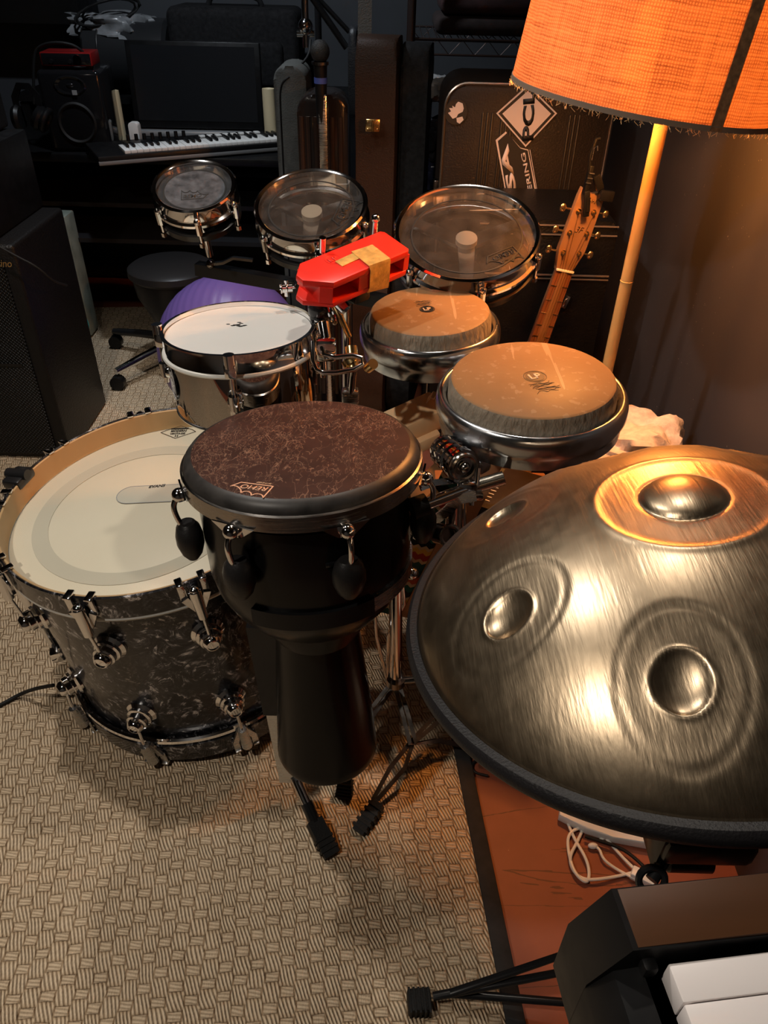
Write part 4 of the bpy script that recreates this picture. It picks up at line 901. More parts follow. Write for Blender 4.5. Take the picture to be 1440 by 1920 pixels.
# patterned strap bag leaning
s0, s1 = at(880, 845, Y=1.22), at(768, 1075, Y=1.18)
sx = (s0 - s1).normalized(); wv_ = Vector((1, .15, 0)); wv_ = (wv_ - sx * wv_.dot(sx)).normalized(); nrm = wv_.cross(sx)
MS = Matrix((wv_, sx, nrm)).transposed().to_4x4(); MS.translation = s1 - sx * .12
sbg = thing('patterned_case', 'slim case covered in orange, green and cream woven pattern leaning behind the clamps', 'bag', MS)
LS = (s0 - s1).length + .12
MB().box((.0, LS / 2, -.01), (.055, LS, .012), bev=.003).build('woven_panel', WEAVE, sbg)
MB().box((.055, LS / 2, -.012), (.055, LS, .014), bev=.003).build('tan_side', mat('tan_leather', (.42, .20, .09), .5), sbg)

# ------------------------------------------------------------ acoustic guitar
gn = at(1058, 508, Y=1.75); gl = at(1000, 668, Y=1.735); dn = (gl - gn).normalized(); gx = (at(1075, 515, Y=1.755) - at(1042, 503, Y=1.745)); gx = (gx - dn * gx.dot(dn)).normalized(); gz = gx.cross(-dn)
if gz.y > 0: gz = -gz; gx = -gx
MG = Matrix((gx, -dn, gz)).transposed().to_4x4(); MG.translation = gn
gt = thing('acoustic_guitar', 'acoustic guitar with natural wood headstock standing behind the congas', 'guitar', MG)
# local: y up the neck (0 at nut), z out of the face
HS = [(-.022, 0), (-.023, .012), (-.033, .045), (-.030, .165), (-.028, .183), (.0, .172), (.030, .187), (.033, .165), (.036, .05), (.024, .012), (.022, 0)]
MB().prism(HS, -.014, 0, bev=.0015).build('headstock', HEADW, gt)
MB().hull([(s * w, y, z) for s in (-1, 1) for w, y in ((.0215, 0), (.028, -.40)) for z in (-.004, .003)]).build('fingerboard', NECKW, gt)
MB().tube([(0, .0, -.012), (0, -.36, -.014)], lambda t: .018 + .005 * t).build('neck', HEADW, gt)
MB().box((0, .001, .0035), (.045, .005, .007), bev=.001).build('nut', WHITEP, gt)
m_ = MB()
for i in range(1, 15):
    y = -.648 * (1 - 2 ** (-i / 12)); wf = .0215 + .0065 * (-y / .4); m_.box((0, y, .0038), (2 * wf, .0016, .0014))
m_.build('frets', GOLD, gt)
m_ = MB()
for i in (3, 5, 7, 9): y = -.648 * (1 - 2 ** (-(i - .5) / 12)); m_.cyl((0, y, .003), (0, y, .0035), .003)
m_.build('fret_markers', WHITEP, gt)
pegs = [(-.019, .040), (-.021, .085), (-.018, .133), (.020, .045), (.021, .090), (.019, .138)]
m_ = MB()
for i, (x, y) in enumerate(pegs):
    xn = -.016 + .0064 * i; xn = [-.016, -.0096, -.0032, .016, .0096, .0032][i]; m_.tube([(xn * 1.3, -.40, .008), (xn, 0, .0065), (x, y, .006)], .0005, 5)
m_.build('strings', GOLD, gt)
for i, (x, y) in enumerate(pegs):
    s = -1 if x < 0 else 1; m_ = MB(); m_.cyl((x, y, 0), (x, y, .002), .0062); m_.cyl((x, y, 0), (x, y, .010), .0028); m_.cyl((s * .034, y, -.007), (s * .048, y, -.007), .0022); m_.ball((s * .054, y, -.007), .0095, (.8, 1.0, .45)); m_.build('tuning_peg', GOLD, gt)
lettering('brand_print', 'YAMAHA', T((-.017, .155, .0003)), .036, .009, GOLD, gt, .01)
lettering('headstock_emblem', '3F', T((-.009, .088, .0003)), .020, .014, GOLD, gt, .0, .3)
body = [(.0, -.40), (.09, -.41), (.135, -.45), (.14, -.50), (.115, -.56), (.12, -.60), (.17, -.67), (.185, -.73), (.165, -.79), (.10, -.835), (0, -.845)]
body = body + [(-x, y) for x, y in body[-2:0:-1]]
def sm(pts, n=2):
    for _ in range(n): pts = [q for i in range(len(pts)) for q in ((pts[i][0] * .75 + pts[(i + 1) % len(pts)][0] * .25, pts[i][1] * .75 + pts[(i + 1) % len(pts)][1] * .25), (pts[i][0] * .25 + pts[(i + 1) % len(pts)][0] * .75, pts[i][1] * .25 + pts[(i + 1) % len(pts)][1] * .75))]
    return pts
MB().prism(sm(body), -.10, -.004, bev=.003).build('body', m_wood('spruce_top', (.50, .26, .10), (.60, .34, .15)), gt)
MB().prism(circ2(.05, 40, 0, -.53), -.0038, -.003).build('sound_hole', INK, gt)
# clip tuner and capo on the headstock
cp = thing('capo', 'black spring capo clipped on top of the guitar headstock', 'capo', MG @ T((-.010, .165, .008)))
m_ = MB(); m_.box((-.002, -.012, .004), (.014, .055, .010), RZ(.35), bev=.002); m_.box((-.016, .035, .0), (.010, .06, .012), RZ(.12), bev=.002); m_.tube([(-.020, .05, 0), (-.03, .085, .0), (-.030, .115, 0), (-.022, .118, 0)], .004); m_.box((.0, -.012, .010), (.009, .03, .003), RZ(.35)); m_.build('capo_arm', BLK, cp)
m_ = MB(); 
for k in range(3): m_.box((-.016, .030 + k * .010, .007), (.012, .002, .003), RZ(.1))
m_.tube([(-.028, .075, .008), (-.032, .098, .008), (-.026, .104, .008), (-.022, .095, .008)], .0012, 6); m_.build('capo_spring', BRUSHED, cp)
ct = thing('clip_tuner', 'black clip-on tuner at the right tip of the guitar headstock', 'tuner', MG @ T((.028, .178, .006)))
m_ = MB(); m_.box((0, .0, .004), (.034, .022, .018), RZ(.1), bev=.003); m_.box((-.028, .022, .002), (.018, .034, .012), RZ(.7), bev=.003); m_.build('tuner_body', GLOSSBLK, ct)

# ------------------------------------------------------------ cases behind
def case_box(name, label, cat, x0, x1, y0, y1, z1, m_, bev=.05, z0=0, parts=None):
    t = thing(name, label, cat, T(((x0 + x1) / 2, (y0 + y1) / 2, z0))); w, d, h = x1 - x0, y1 - y0, z1 - z0
    mb = MB(); mb.prism(rrect(w, h, bev), -d / 2, d / 2, m=T((0, 0, h / 2)) @ RX(PI / 2), bev=.012); mb.build('case_body', m_, t); return t, w, d, h
def rrect(w, h, r, n=8):
    P = []
    for cx_, cy_, a0 in ((w / 2 - r, h / 2 - r, 0), (-w / 2 + r, h / 2 - r, PI / 2), (-w / 2 + r, -h / 2 + r, PI), (w / 2 - r, -h / 2 + r, 1.5 * PI)):
        P += [(cx_ + r * math.cos(a0 + PI / 2 * i / n), cy_ + r * math.sin(a0 + PI / 2 * i / n)) for i in range(n + 1)]
    return P
ct_, w_, d_, h_ = case_box('hard_case', 'tall dark brown moulded instrument case with white stickers', 'case', .135, .60, 2.3, 2.6, 1.165, mat('moulded_case_brown', (.014, .009, .0065), .45, 0, .3, bump=.5, bscale=250), .06)
Mf = ct_.matrix_world @ T((0, -d_ / 2, 0)) @ RX(PI / 2)     # x right, y up on the front face
Mfl = T((0, -d_ / 2, 0)) @ RX(PI / 2)
m_ = MB(); m_.X = Mfl; P = rrect(w_ - .004, h_ - .004, .06); m_.tube([(x, y + h_ / 2, .0) for x, y in P] + [(P[0][0], P[0][1] + h_ / 2, 0)], .0045, 8); m_.build('metal_trim', mat('case_trim_metal', (.42, .36, .32), .3, 1), ct_)
m_ = MB(); m_.X = Mfl
for x in (-.125, -.112, -.099, -.072, -.059, -.046, .115, .128, .141): m_.box((x, h_ / 2, .001), (.006, h_ - .14, .006), bev=.002)
m_.build('rib', mat('case_rib', (.011, .008, .006), .4), ct_)
STK = mat('sticker_pale', (.62, .52, .48), .5); STB = mat('sticker_black', (.012, .011, .011), .5)
def F2(px, py): q = onp(Mf, 0, px, py); return q
def sticker_frame(pl_, pr_):   # baseline from left point to right point
    a, b = F2(*pl_), F2(*pr_); d = b - a; return Mfl @ T((a.x, a.y, .0045)) @ RZ(math.atan2(d.y, d.x)), d.length
# diamond sticker
D4 = [F2(930, 212), F2(985, 275), F2(1044, 212), F2(990, 158)]; cD = sum((Vector(p) for p in D4), Vector()) / 4
def scl(k): return [(cD.x + (p.x - cD.x) * k, cD.y + (p.y - cD.y) * k) for p in D4]
m_ = MB(); m_.X = Mfl; m_.prism(scl(1), .0042, .0048); s1_ = m_.build('diamond_sticker', STK, ct_)
m_ = MB(); m_.X = Mfl; m_.prism(scl(.93), .0049, .0052); m_.build('diamond_border', STB, s1_)
m_ = MB(); m_.X = Mfl; m_.prism(scl(.80), .0053, .0056)
m_.build('diamond_field', STK, s1_)
S_, l_ = sticker_frame((1000, 262), (1003, 165))
lettering('sticker_text', 'PCL', S_ @ T((0, -.0, .0014)), l_, .032, STB, s1_, .04)
# long sticker
Q = [F2(930, 258), F2(958, 243), F2(1003, 363), F2(965, 375)]
Q = [F2(929, 262), F2(968, 470), F2(1025, 460), F2(990, 280), F2(975, 276), F2(948, 246)]
m_ = MB(); m_.X = Mfl; m_.prism([(p.x, p.y) for p in Q], .0042, .0047); s2_ = m_.build('long_sticker', STK, ct_)
cQ = sum((Vector(p) for p in Q), Vector()) / len(Q)
m_ = MB(); m_.X = Mfl; m_.prism([(cQ.x + (p.x - cQ.x) * .92, cQ.y + (p.y - cQ.y) * .975) for p in Q], .0048, .0051); m_.build('sticker_field', STB, s2_)
S_, l_ = sticker_frame((985, 440), (952, 268)); lettering('sticker_text', 'MESA', S_ @ T((0, 0, .0012)), l_, .026, STK, s2_, .04)
S_, l_ = sticker_frame((1015, 440), (984, 285)); lettering('sticker_text', 'ENGINEERING', S_ @ T((0, 0, .0012)), l_, .0125, STK, s2_, .02)
S_, l_ = sticker_frame((1021, 440), (993, 280)); m_ = MB(); m_.X = S_ @ T((0, 0, .0006)); m_.box((l_ / 2, .0, 0), (l_, .0016, .0005)); m_.build('sticker_line', STK, s2_)
# round sticker with pale curl
c = F2(855, 210); m_ = MB(); m_.X = Mfl; m_.prism(circ2(.031, 40, c.x, c.y), .0042, .0047); s3_ = m_.build('round_sticker', STB, ct_)
m_ = MB(); m_.X = Mfl @ T((c.x, c.y, .0048))
m_.prism([(.004, .026), (.016, .022), (.020, .010), (.018, .002), (.006, -.004), (.002, -.012), (-.008, -.016), (-.014, -.010), (-.022, -.002), (-.014, .002), (-.020, .010), (-.010, .010), (-.012, .016), (-.004, .012), (-.002, .020)], 0, .0004)
m_.prism([(.002, -.014), (.018, -.010), (.022, -.018), (.012, -.028), (.004, -.024)], 0, .0004); m_.build('sticker_curl', STK, s3_)
m_ = MB(); m_.box((-w_ / 2 - .006, -d_ / 2 + .03, h_ - .28), (.02, .03, .055), bev=.005); m_.build('side_latch', DARKMETAL, ct_)
# tolex case in front
ac, w_, d_, h_ = case_box('amplifier_case', 'black textured amplifier case with pale piping behind the guitar', 'case', .225, .58, 1.97, 2.28, .905, VINYLBLK, .02)
m_ = MB(); PIPE = mat('pale_piping', (.16, .12, .09), .5)
for z in (h_ - .035, h_ - .012): m_.box((0, -d_ / 2 - .002, z), (w_, .004, .003))
m_.box((0, -d_ / 2 - .001, h_ - .14), (w_, .004, .004)); m_.box((0, -d_ / 2 - .001, h_ - .150), (w_, .004, .003)); m_.build('piping', PIPE, ac)
q = at(1060, 565, Y=1.965); m_ = MB(); m_.box((q.x - ac.location.x, -d_ / 2 - .006, q.z), (.014, .012, .035), RY(.3), bev=.002); m_.build('latch', CHROME, ac)
# guitar cases standing on end: outlines extruded
def gcase(name, label, c, rz, tw, h, m1, sc=1):
    M = T(c) @ RZ(rz); t = thing(name, label, 'guitar case', M)
    o1 = [(0, 0), (.14, .0), (.20, .06), (.21, .16), (.17, .28), (.15, .36), (.16, .44), (.13, .54), (.085, .60), (.07, .70), (.065, .95), (.075, 1.0), (.075, h - .02), (.04, h)]
    o1 = o1 + [(-x, y) for x, y in o1[::-1][:-1]]
    MB().prism(sm([(x * sc, y) for x, y in o1]), -tw / 2, tw / 2, m=RX(PI / 2), bev=.012).build('case_body', m1, t)
    m_ = MB(); 
    return t
BRN = mat('brown_tolex', (.034, .016, .009), .55, 0, .3, bump=.8, bscale=260)
gc = gcase('guitar_case', 'brown hardshell guitar case standing on end with a gold latch', (-.050, 2.66, 0), 1.42, .125, 1.24, BRN)
q = at(699, 235, Y=2.55)
Mi = gc.matrix_world.inverted()
lt = MB(); lt.box(q, (.045, .008, .036), bev=.003); lt.cyl(q + Vector((0, -.008, -.016)), q + Vector((0, -.008, .016)), .004)
for sx_ in (-1, 1):
    for sz_ in (-1, 1): lt.ball(q + Vector((sx_ * .015, -.004, sz_ * .010)), .0035)
lo = lt.build('latch', GOLD, gc); lo.matrix_parent_inverse = Mi
m_ = MB(); 
gc2 = gcase('gig_bag', 'black padded gig bag standing behind the brown guitar case', (.068, 2.70, 0), 1.42, .085, 1.22, FABBLK)
# black guitar case with pale edging at the far left of it
gc3 = gcase('guitar_case', 'black guitar case with blue-grey lid edge left of the brown case', (-.138, 3.02, 0), 1.42, .03, 1.24, mat('black_case_lid', (.016, .017, .020), .4, bump=.5, bscale=250))
# ribbed glossy suitcase and grey soft bag
s_c, w_, d_, h_ = case_box('suitcase', 'glossy black ribbed suitcase behind the microphone', 'case', -.300, -.145, 2.56, 2.72, 1.09, mat('glossy_polycarbonate', (.014, .010, .009), .16, 0, .5), .05)
m_ = MB()
for x in (-.065, -.045, -.02, .005, .03, .055): m_.cyl((x, -d_ / 2, .08), (x, -d_ / 2, h_ - .06), .008, seg=8)
m_.build('rib', mat('glossy_rib', (.03, .018, .014), .18), s_c)
sg, w_, d_, h_ = case_box('soft_case', 'grey-green padded soft case with zip standing left of the suitcase', 'case', -.395, -.29, 2.76, 2.95, 1.14, mat('grey_nylon', (.050, .052, .048), .8, noise=.2, bump=.4), .04)
m_ = MB(); m_.tube([(-.035, -d_ / 2 - .001, .1), (-.036, -d_ / 2 - .001, h_ - .12), (-.03, -d_ / 2 - .001, h_ - .05), (.0, -d_ / 2 - .001, h_ - .03)], .003, smooth=2); m_.build('zip', BLK, sg)
# microphone on a straight stand
mc = thing('microphone_stand', 'chrome straight stand in front of the glossy suitcase', 'stand', T((-.215, 2.50, 0)))
MB().lathe([(0, 0), (.055, 0), (.055, .012), (.02, .03), (0, .03)], 40).build('base', BLACKMETAL, mc)
m_ = MB(); m_.cyl((0, 0, .03), (0, 0, 1.05), .012); m_.build('pole', BRUSHED, mc); m_ = MB(); m_.box((0, -.008, .97), (.026, .012, .26), bev=.004); m_.build('flat_clip', BRUSHED, mc)
q = at(600, 100, Y=2.50); mcs = thing('microphone', 'black handheld microphone with a blue band upright on its stand', 'microphone', T((q.x, 2.50, 1.05)))
MB().cyl((0, 0, -.03), (0, 0, q.z - 1.05 - .02), .014, .020).build('handle', BLK, mcs)
MB().ball((0, 0, q.z - 1.05 + .005), .028, (1, 1, 1.05)).build('grille', mat('black_mic_grille', (.03, .03, .03), .5, .3, bump=1, bscale=500), mcs)
MB().cyl((0, 0, q.z - 1.05 - .028), (0, 0, q.z - 1.05 - .020), .0245).build('ring', DARKMETAL, mcs); MB().cyl((0, 0, q.z - 1.05 - .075), (0, 0, q.z - 1.05 - .060), .0195).build('blue_band', mat('blue_band', (.05, .08, .30), .5), mcs)
# boom stand behind
bs = thing('boom_stand', 'black microphone boom stand with angled arm behind the suitcase', 'stand', T((-.28, 3.15, 0)))
o_ = Vector((-.28, 3.15, 0)); m_ = MB(); m_.cyl((0, 0, .02), (0, 0, 1.55), .012); m_.build('pole', BLACKMETAL, bs)
m_ = MB(); m_.cyl(at(575, -20, Y=3.0) - o_, at(650, 90, Y=3.0) - o_, .011); m_.cyl(at(590, -10, Y=3.02) - o_, at(655, 60, Y=3.02) - o_, .008); m_.build('boom_arm', BLK, bs)
m_ = MB(); q = at(573, 50, Y=3.0) - o_; m_.ball(q, .026); m_.cyl(q + Vector((0, 0, -.06)), q + Vector((0, 0, .08)), .012); m_.cyl(q + Vector((-.03, 0, -.02)), q + Vector((.03, 0, -.02)), .010); m_.build('boom_clutch', CHROME, bs)
MB().lathe([(0, 0), (.14, 0), (.13, .02), (0, .03)], 32).build('base', BLACKMETAL, bs)
m_ = MB(); m_.tube([at(582, 75, Y=2.95), at(580, 105, Y=2.9), at(555, 130, Y=2.85), at(535, 160, Y=2.8), at(528, 175, Y=2.78)], .004, smooth=2)
tag(m_.build('cable', RUBBER), 'thin black microphone cable hanging above the grey soft case', 'cable')
# grey strap hanging
m_ = MB(); m_.bar([at(685, -30, Y=2.72), at(684, 40, Y=2.70), at(683, 88, Y=2.69)], .042, .004, up=(0, -1, 0)); tag(m_.build('webbing_strap', mat('grey_webbing', (.12, .115, .105), .8, bump=.8, bscale=300)), 'grey webbing strap hanging above the brown guitar case', 'strap')

# wire shelf with folded clothes
ws = thing('wire_shelf', 'black wire shelving unit at the back with zigzag rails', 'shelf', T((.42, 3.3, 0)))
o_ = Vector((.42, 3.3, 0)); xL = at(772, 60, Y=3.0).x; WIREB = mat('dark_wire', (.06, .04, .035), .35, .6)
for x in (xL, .66):
    for y in (3.0, 3.5): MB().cyl((x - .42, y - 3.3, 0), (x - .42, y - 3.3, 1.75), .012).build('post', WIREB, ws)
for z in (at(880, 75, Y=3.).z, .80, .45):
    m_ = MB()
    for y in (3.0, 3.5):
        for dz in (0, -.045): m_.cyl((xL - .42, y - 3.3, z + dz), (.24, y - 3.3, z + dz), .0035, seg=8)
        n = 14; m_.tube([(xL - .42 + (.66 - xL) * i / n, y - 3.3, z - .045 * (i % 2)) for i in range(n + 1)], .002, 6)
    for i in range(24): m_.cyl((xL - .42 + (.66 - xL) * (i + .5) / 24, -.3, z), (xL - .42 + (.66 - xL) * (i + .5) / 24, .2, z), .0018, seg=6)
    m_.build('shelf_tier', WIREB, ws)
zt = at(880, 75, Y=3.).z
for i, (dz, col, lb) in enumerate(((.035, (.020, .012, .011), 'dark brown folded garment at the bottom of the shelf pile'), (.095, (.030, .012, .012), 'maroon folded garment in the middle of the shelf pile'), (.155, (.012, .012, .013), 'black folded garment on top of the shelf pile'))):
    M_ = MB(); M_.box((.36, 3.22, zt + dz), (.46 - i * .03, .34, .055), bev=.025, seg=4); tag(M_.build('folded_garment', mat('garment_cloth', col, .9, noise=.4, nscale=20, bump=.8, bscale=30)), lb, 'clothes', 'folded garments on the wire shelf')
for i, (px, py, col, lb) in enumerate(((812, 165, (.35, .35, .35), 'pale grey crumpled bag left of the stickered case'), (812, 260, (.03, .03, .035), 'dark crumpled bag below the pale one left of the stickered case'), (812, 330, (.025, .03, .06), 'dark blue crumpled bag low down left of the stickered case'))):
    q = at(px, py, Y=2.80); tag(blob(q, .05, .06, .06 if i else .035, 20 + i, 16, .25).build('plastic_bag', mat('thin_plastic', col, .25, noise=.5, nscale=14)), lb, 'bag', 'bags stuffed beside the stickered case')
# shelf under those bags
MBx = MB().box((.20, 2.80, at(812, 345, Y=2.8).z - .02), (.12, .16, .02)); 
tag(MBx.build('side_shelf', BLK), 'small black shelf board under the crumpled bags left of the stickered case', 'shelf')

# ------------------------------------------------------------ desk with studio gear
DZ = .765
dk = thing('desk', 'long black studio desk with lower shelves at the back wall', 'desk', T((-.95, 3.45, 0)))
MB().box((-.05, .12, DZ - .015), (1.36, .72, .03), bev=.004).build('desktop', BLK, dk)
for x in (-.70, .60): MB().box((x, .12, (DZ - .018) / 2), (.03, .66, DZ - .042)).build('side_panel', BLK, dk)
for z in (.55, .42): MB().box((-.05, .10, z), (1.26, .5 + (.55 - z), .018)).build('shelf_board', mat('dark_shelf_laminate', (.020, .020, .022), .3), dk)
MB().box((-.05, .44, .38), (1.26, .02, .7)).build('back_panel', BLK, dk)
# midi keyboard controller
kl, kr = at(182, 292, Z=DZ + .04), at(560, 262, Z=DZ + .04); kx = (kr - kl); kx.z = 0; kx.normalize(); ky = Vector((-kx.y, kx.x, 0))
MK = Matrix((kx, ky, Vector((0, 0, 1)))).transposed().to_4x4(); MK.translation = Vector((kl.x, kl.y, DZ + .001))
kb = thing('midi_keyboard', 'long black controller keyboard with small white keys on the desk', 'keyboard', MK)
MB().box((.45, .125, .019), (.90, .27, .036), bev=.006).build('case', BLK, kb)
MB().box((.45, -.008, .012), (.90, .006, .014), bev=.002).build('front_edge', mat('grey_edge', (.20, .20, .20), .35), kb)
for i in range(33): MB().box((.115 + i * .0235, .062, .041), (.0222, .115, .014), bev=.001).build('white_key', WHITEP, kb)
for i in range(32):
    if i % 7 in (0, 1, 3, 4, 5): MB().box((.115 + (i + .5) * .0235, .085, .052), (.011, .07, .012), bev=.0015).build('black_key', BLK, kb)
for i in range(8): MB().box((.46 + i * .034, .200, .040), (.024, .03, .008), bev=.002).build('pad', WHITEP, kb)
for i in range(8): MB().cyl((.16 + i * .032, .20, .044), (.16 + i * .032, .20, .066), .008, .007).build('knob', BLK, kb)
# monitor
mlb, mrb, mlt, mrt = at(258, 238, Y=3.62), at(490, 238, Y=3.62), at(240, 70, Y=3.72), at(478, 68, Y=3.72)
cM = (mlb + mrb) / 2; MMn = T((cM.x, 3.62, DZ)) @ RZ(.03); mn = thing('computer_monitor', 'wide black computer monitor, switched off, behind the controller keyboard', 'monitor', MMn)
wM = (mrb - mlb).length * 1.03; hM = mlt.z - mlb.z; z0 = mlb.z - DZ
tl = RX(-.10)
m_ = MB(); m_.X = T((0, 0, z0)) @ RX(-.12); m_.prism([(-wM / 2, 0), (wM / 2, 0), (wM / 2, hM), (-wM / 2, hM)], -.04, 0, m=RX(PI / 2), bev=.004) if False else m_.box((0, .02, hM / 2), (wM, .04, hM), bev=.004); m_.build('bezel', BLK, mn)
m_ = MB(); m_.X = T((0, 0, z0)) @ RX(-.12); m_.box((0, -.0008, hM / 2 + .006), (wM - .045, .002, hM - .045)); m_.build('screen', mat('dark_screen', (.012, .013, .015), .22, 0, .5), mn)

SIL = mat('silver_plastic', (.55, .56, .57), .35, .6)
m_ = MB(); m_.box((0, .03, .012), (wM * 1.02, .12, .024), bev=.006); m_.box((0, .06, .03), (.12, .03, .05)); m_.build('silver_base', SIL, mn)
# studio speaker
q = at(128, 290, Z=DZ); sk = thing('studio_speaker', 'glossy black studio speaker with one woofer at the left of the desk', 'speaker', T((q.x + .03, q.y + .17, DZ)) @ RZ(.10))
hS = .285
MB().box((0, 0, hS / 2), (.235, .24, hS), bev=.016, seg=3).build('cabinet', GLOSSBLK, sk)
m_ = MB(); m_.lathe([(.075, .0), (.068, .006), (.060, -.002), (.030, -.014), (.018, -.008), (0, -.005)], 48, m=T((0, -.121, .105)) @ RX(PI / 2)); m_.build('woofer', RUBBER, sk)
m_ = MB(); m_.lathe([(.062, .0), (.055, .003), (.02, -.008), (.013, 0), (0, .004)], 40, m=T((0, -.121, .235)) @ RX(PI / 2) @ Matrix.Diagonal((1, .55, 1, 1))); m_.build('tweeter', GLOSSBLK, sk)
m_ = MB(); m_.box((.015, -.126, .212), (.018, .002, .016)); m_.build('silver_badge', SIL, sk)
# audio interface on speaker
ai = thing('audio_interface', 'small red audio interface with round dial on top of the studio speaker', 'audio interface', sk.matrix_world @ T((0, -.03, hS)))
REDM = mat('red_anodised', (.45, .02, .02), .3, .6)
MB().box((0, 0, .034), (.19, .13, .045), bev=.004).build('case', REDM, ai); MB().box((0, -.066, .034), (.18, .004, .038), bev=.001).build('front_panel', GLOSSBLK, ai)
m_ = MB(); m_.cyl((.045, -.068, .036), (.045, -.085, .036), .015); m_.build('dial', CHROME, ai)
m_ = MB()
for x in (-.055, .015, .078): m_.cyl((x, -.068, .028), (x, -.078, .028), .007)
m_.build('small_knobs', BLK, ai)
for x in (-.08, .08): MB().box((x, 0, .006), (.03, .1, .012)).build('foot', RUBBER, ai)
m_ = MB(); m_.tube([at(64, 195, Y=3.30), at(62, 110, Y=3.30), at(72, 85, Y=3.3), at(110, 78, Y=3.28), at(150, 88, Y=3.3), at(180, 130, Y=3.36), at(192, 170, Y=3.4), at(196, 225, Y=3.4)], .0055, smooth=2); tag(m_.build('cable', RUBBER), 'black cable looping over the red audio interface', 'cable')
# headphones
q = at(80, 225, Y=3.15); hpn = thing('headphones', 'black over-ear headphones hanging left of the studio speaker', 'headphones', T(q))
m_ = MB(); m_.lathe([(0, 0), (.040, 0), (.047, .012), (.040, .028), (.02, .032), (0, .03)], 32, m=RY(-PI / 2 + .5)); m_.torus(.036, .012, .0, 32, 10, m=T((.012, 0, 0)) @ RY(PI / 2 + .5)); m_.build('ear_cup', BLK, hpn)
m_ = MB(); m_.lathe([(0, 0), (.040, 0), (.047, .012), (.040, .028), (0, .03)], 32, m=T((-.09, .03, -.0)) @ RY(-PI / 2)); m_.build('ear_cup', BLK, hpn)
m_ = MB(); m_.bar([(.0, 0, .03), (.0, .0, .08), (-.03, .01, .11), (-.07, .02, .11), (-.10, .03, .07), (-.10, .03, .03)], .024, .006, up=(0, -1, .1)); m_.build('headband', BLK, hpn)
# candles
WAX = mat('cream_wax', (.62, .52, .33), .45)
def candle(label, px, pt, pb, Y, rw):
    b = at(px, pb, Y=Y); t_ = at(px, pt, Y=Y); t = thing('pillar_candle', label, 'candle', T((b.x, Y, DZ)), 'cream pillar candles beside the monitor'); h = t_.z - DZ
    m_ = MB(); m_.lathe([(0, 0), (rw, 0), (rw, h - .01), (rw * .97, h), (rw * .8, h - .004), (rw * .6, h - .018), (0, h - .02)], 32); m_.build('wax', WAX, t); MB().cyl((0, 0, h - .02), (.002, 0, h - .004), .0015).build('wick', INK, t)
candle('tall cream pillar candle between studio speaker and monitor', 220, 170, 238, 3.5, .031)
candle('cream candle right of the monitor behind the grey soft case', 507, 166, 235, 3.5, .026)
# white cup-like bits behind monitor base
m_ = MB(); q = at(250, 225, Y=3.45); m_.prism(rrect(.04, .08, .01), -.02, .02, m=T((q.x, 3.45, DZ + .04)) @ RX(PI / 2), bev=.004); tag(m_.build('small_box', WHITEP), 'small white box beside the left foot of the monitor', 'box')
# drum bag with plastic bag and cable on it, on a rack behind the desk
rk = thing('back_rack', 'black storage rack behind the desk carrying bags', 'rack', T((-.9, 4.12, 0)))
MB().box((0, 0, .86), (1.7, .50, .03)).build('shelf_board', BLK, rk)
for x in (-.82, .82): MB().box((x, 0, .42), (.04, .48, .84)).build('upright', BLK, rk)
q = at(235, 120, Y=4.0); VIN = mat('shiny_black_leatherette', (.022, .023, .025), .28, 0, .5, bump=.25, bscale=12)
db = thing('drum_bag', 'shiny black round drum bag behind the monitor', 'bag', T((q.x + .05, 4.0, .876)))
m_ = MB(); m_.lathe([(0, -.20), (.13, -.20), (.148, -.185), (.15, -.08), (.146, 0), (.15, .08), (.148, .165), (.13, .18), (0, .18)], 64, m=T((0, 0, .150)) @ RY(PI / 2)); m_.build('bag_body', VIN, db)
MB().torus(.151, .004, 0, 64, 8, m=T((-.12, 0, .150)) @ RY(PI / 2)).build('zip', BLK, db)
q = at(215, 48, Y=4.0); PLB = mat('grey_plastic_film', (.22, .23, .24), .22, 0, .5, noise=.4, nscale=18)
tag(blob((q.x, 4.0, q.z + .0), .19, .12, .045, 8, 24, .25).build('plastic_bag', PLB), 'grey translucent plastic bag on top of the black drum bag', 'bag')
m_ = MB(); m_.tube([(q.x + .15 * math.cos(t * 1.1) * (1 - t * .02), 3.93 + .05 * math.sin(t * 1.3), q.z + .055 + .05 * math.sin(t * 1.1 + .6)) for t in [i * .35 for i in range(44)]], .005, 8); tag(m_.build('cable', RUBBER), 'coiled black cable on top of the grey plastic bag', 'cable')
q = at(445, 60, Y=4.0); sbx = thing('equipment_bag', 'black fabric equipment bag with front pocket above and behind the monitor', 'bag', T((q.x, 4.02, .876)))
hB = at(445, 15, Y=3.85).z - .876
MB().box((0, 0, hB / 2), (.58, .30, hB), bev=.04, seg=4).build('bag_body', FABBLK, sbx); MB().box((0, -.155, hB * .40), (.44, .05, hB * .5), bev=.02, seg=3).build('front_pocket', FABBLK, sbx)
m_ = MB(); m_.tube([(-.12, -.02, hB), (-.1, -.02, hB + .04), (.1, -.02, hB + .04), (.12, -.02, hB)], .012, smooth=2); m_.build('handle', FABBLK, sbx)
# dark picture frame on back wall
pf = thing('wall_shelf', 'dark wall-mounted shelf at the top left corner', 'shelf', T((at(0, 45, Y=4.1).x - .1, 4.25, at(60, 45, Y=4.1).z)))
MB().box((0, 0, .25), (.95, .28, .5), bev=.004).build('shelf_box', BLK, pf)

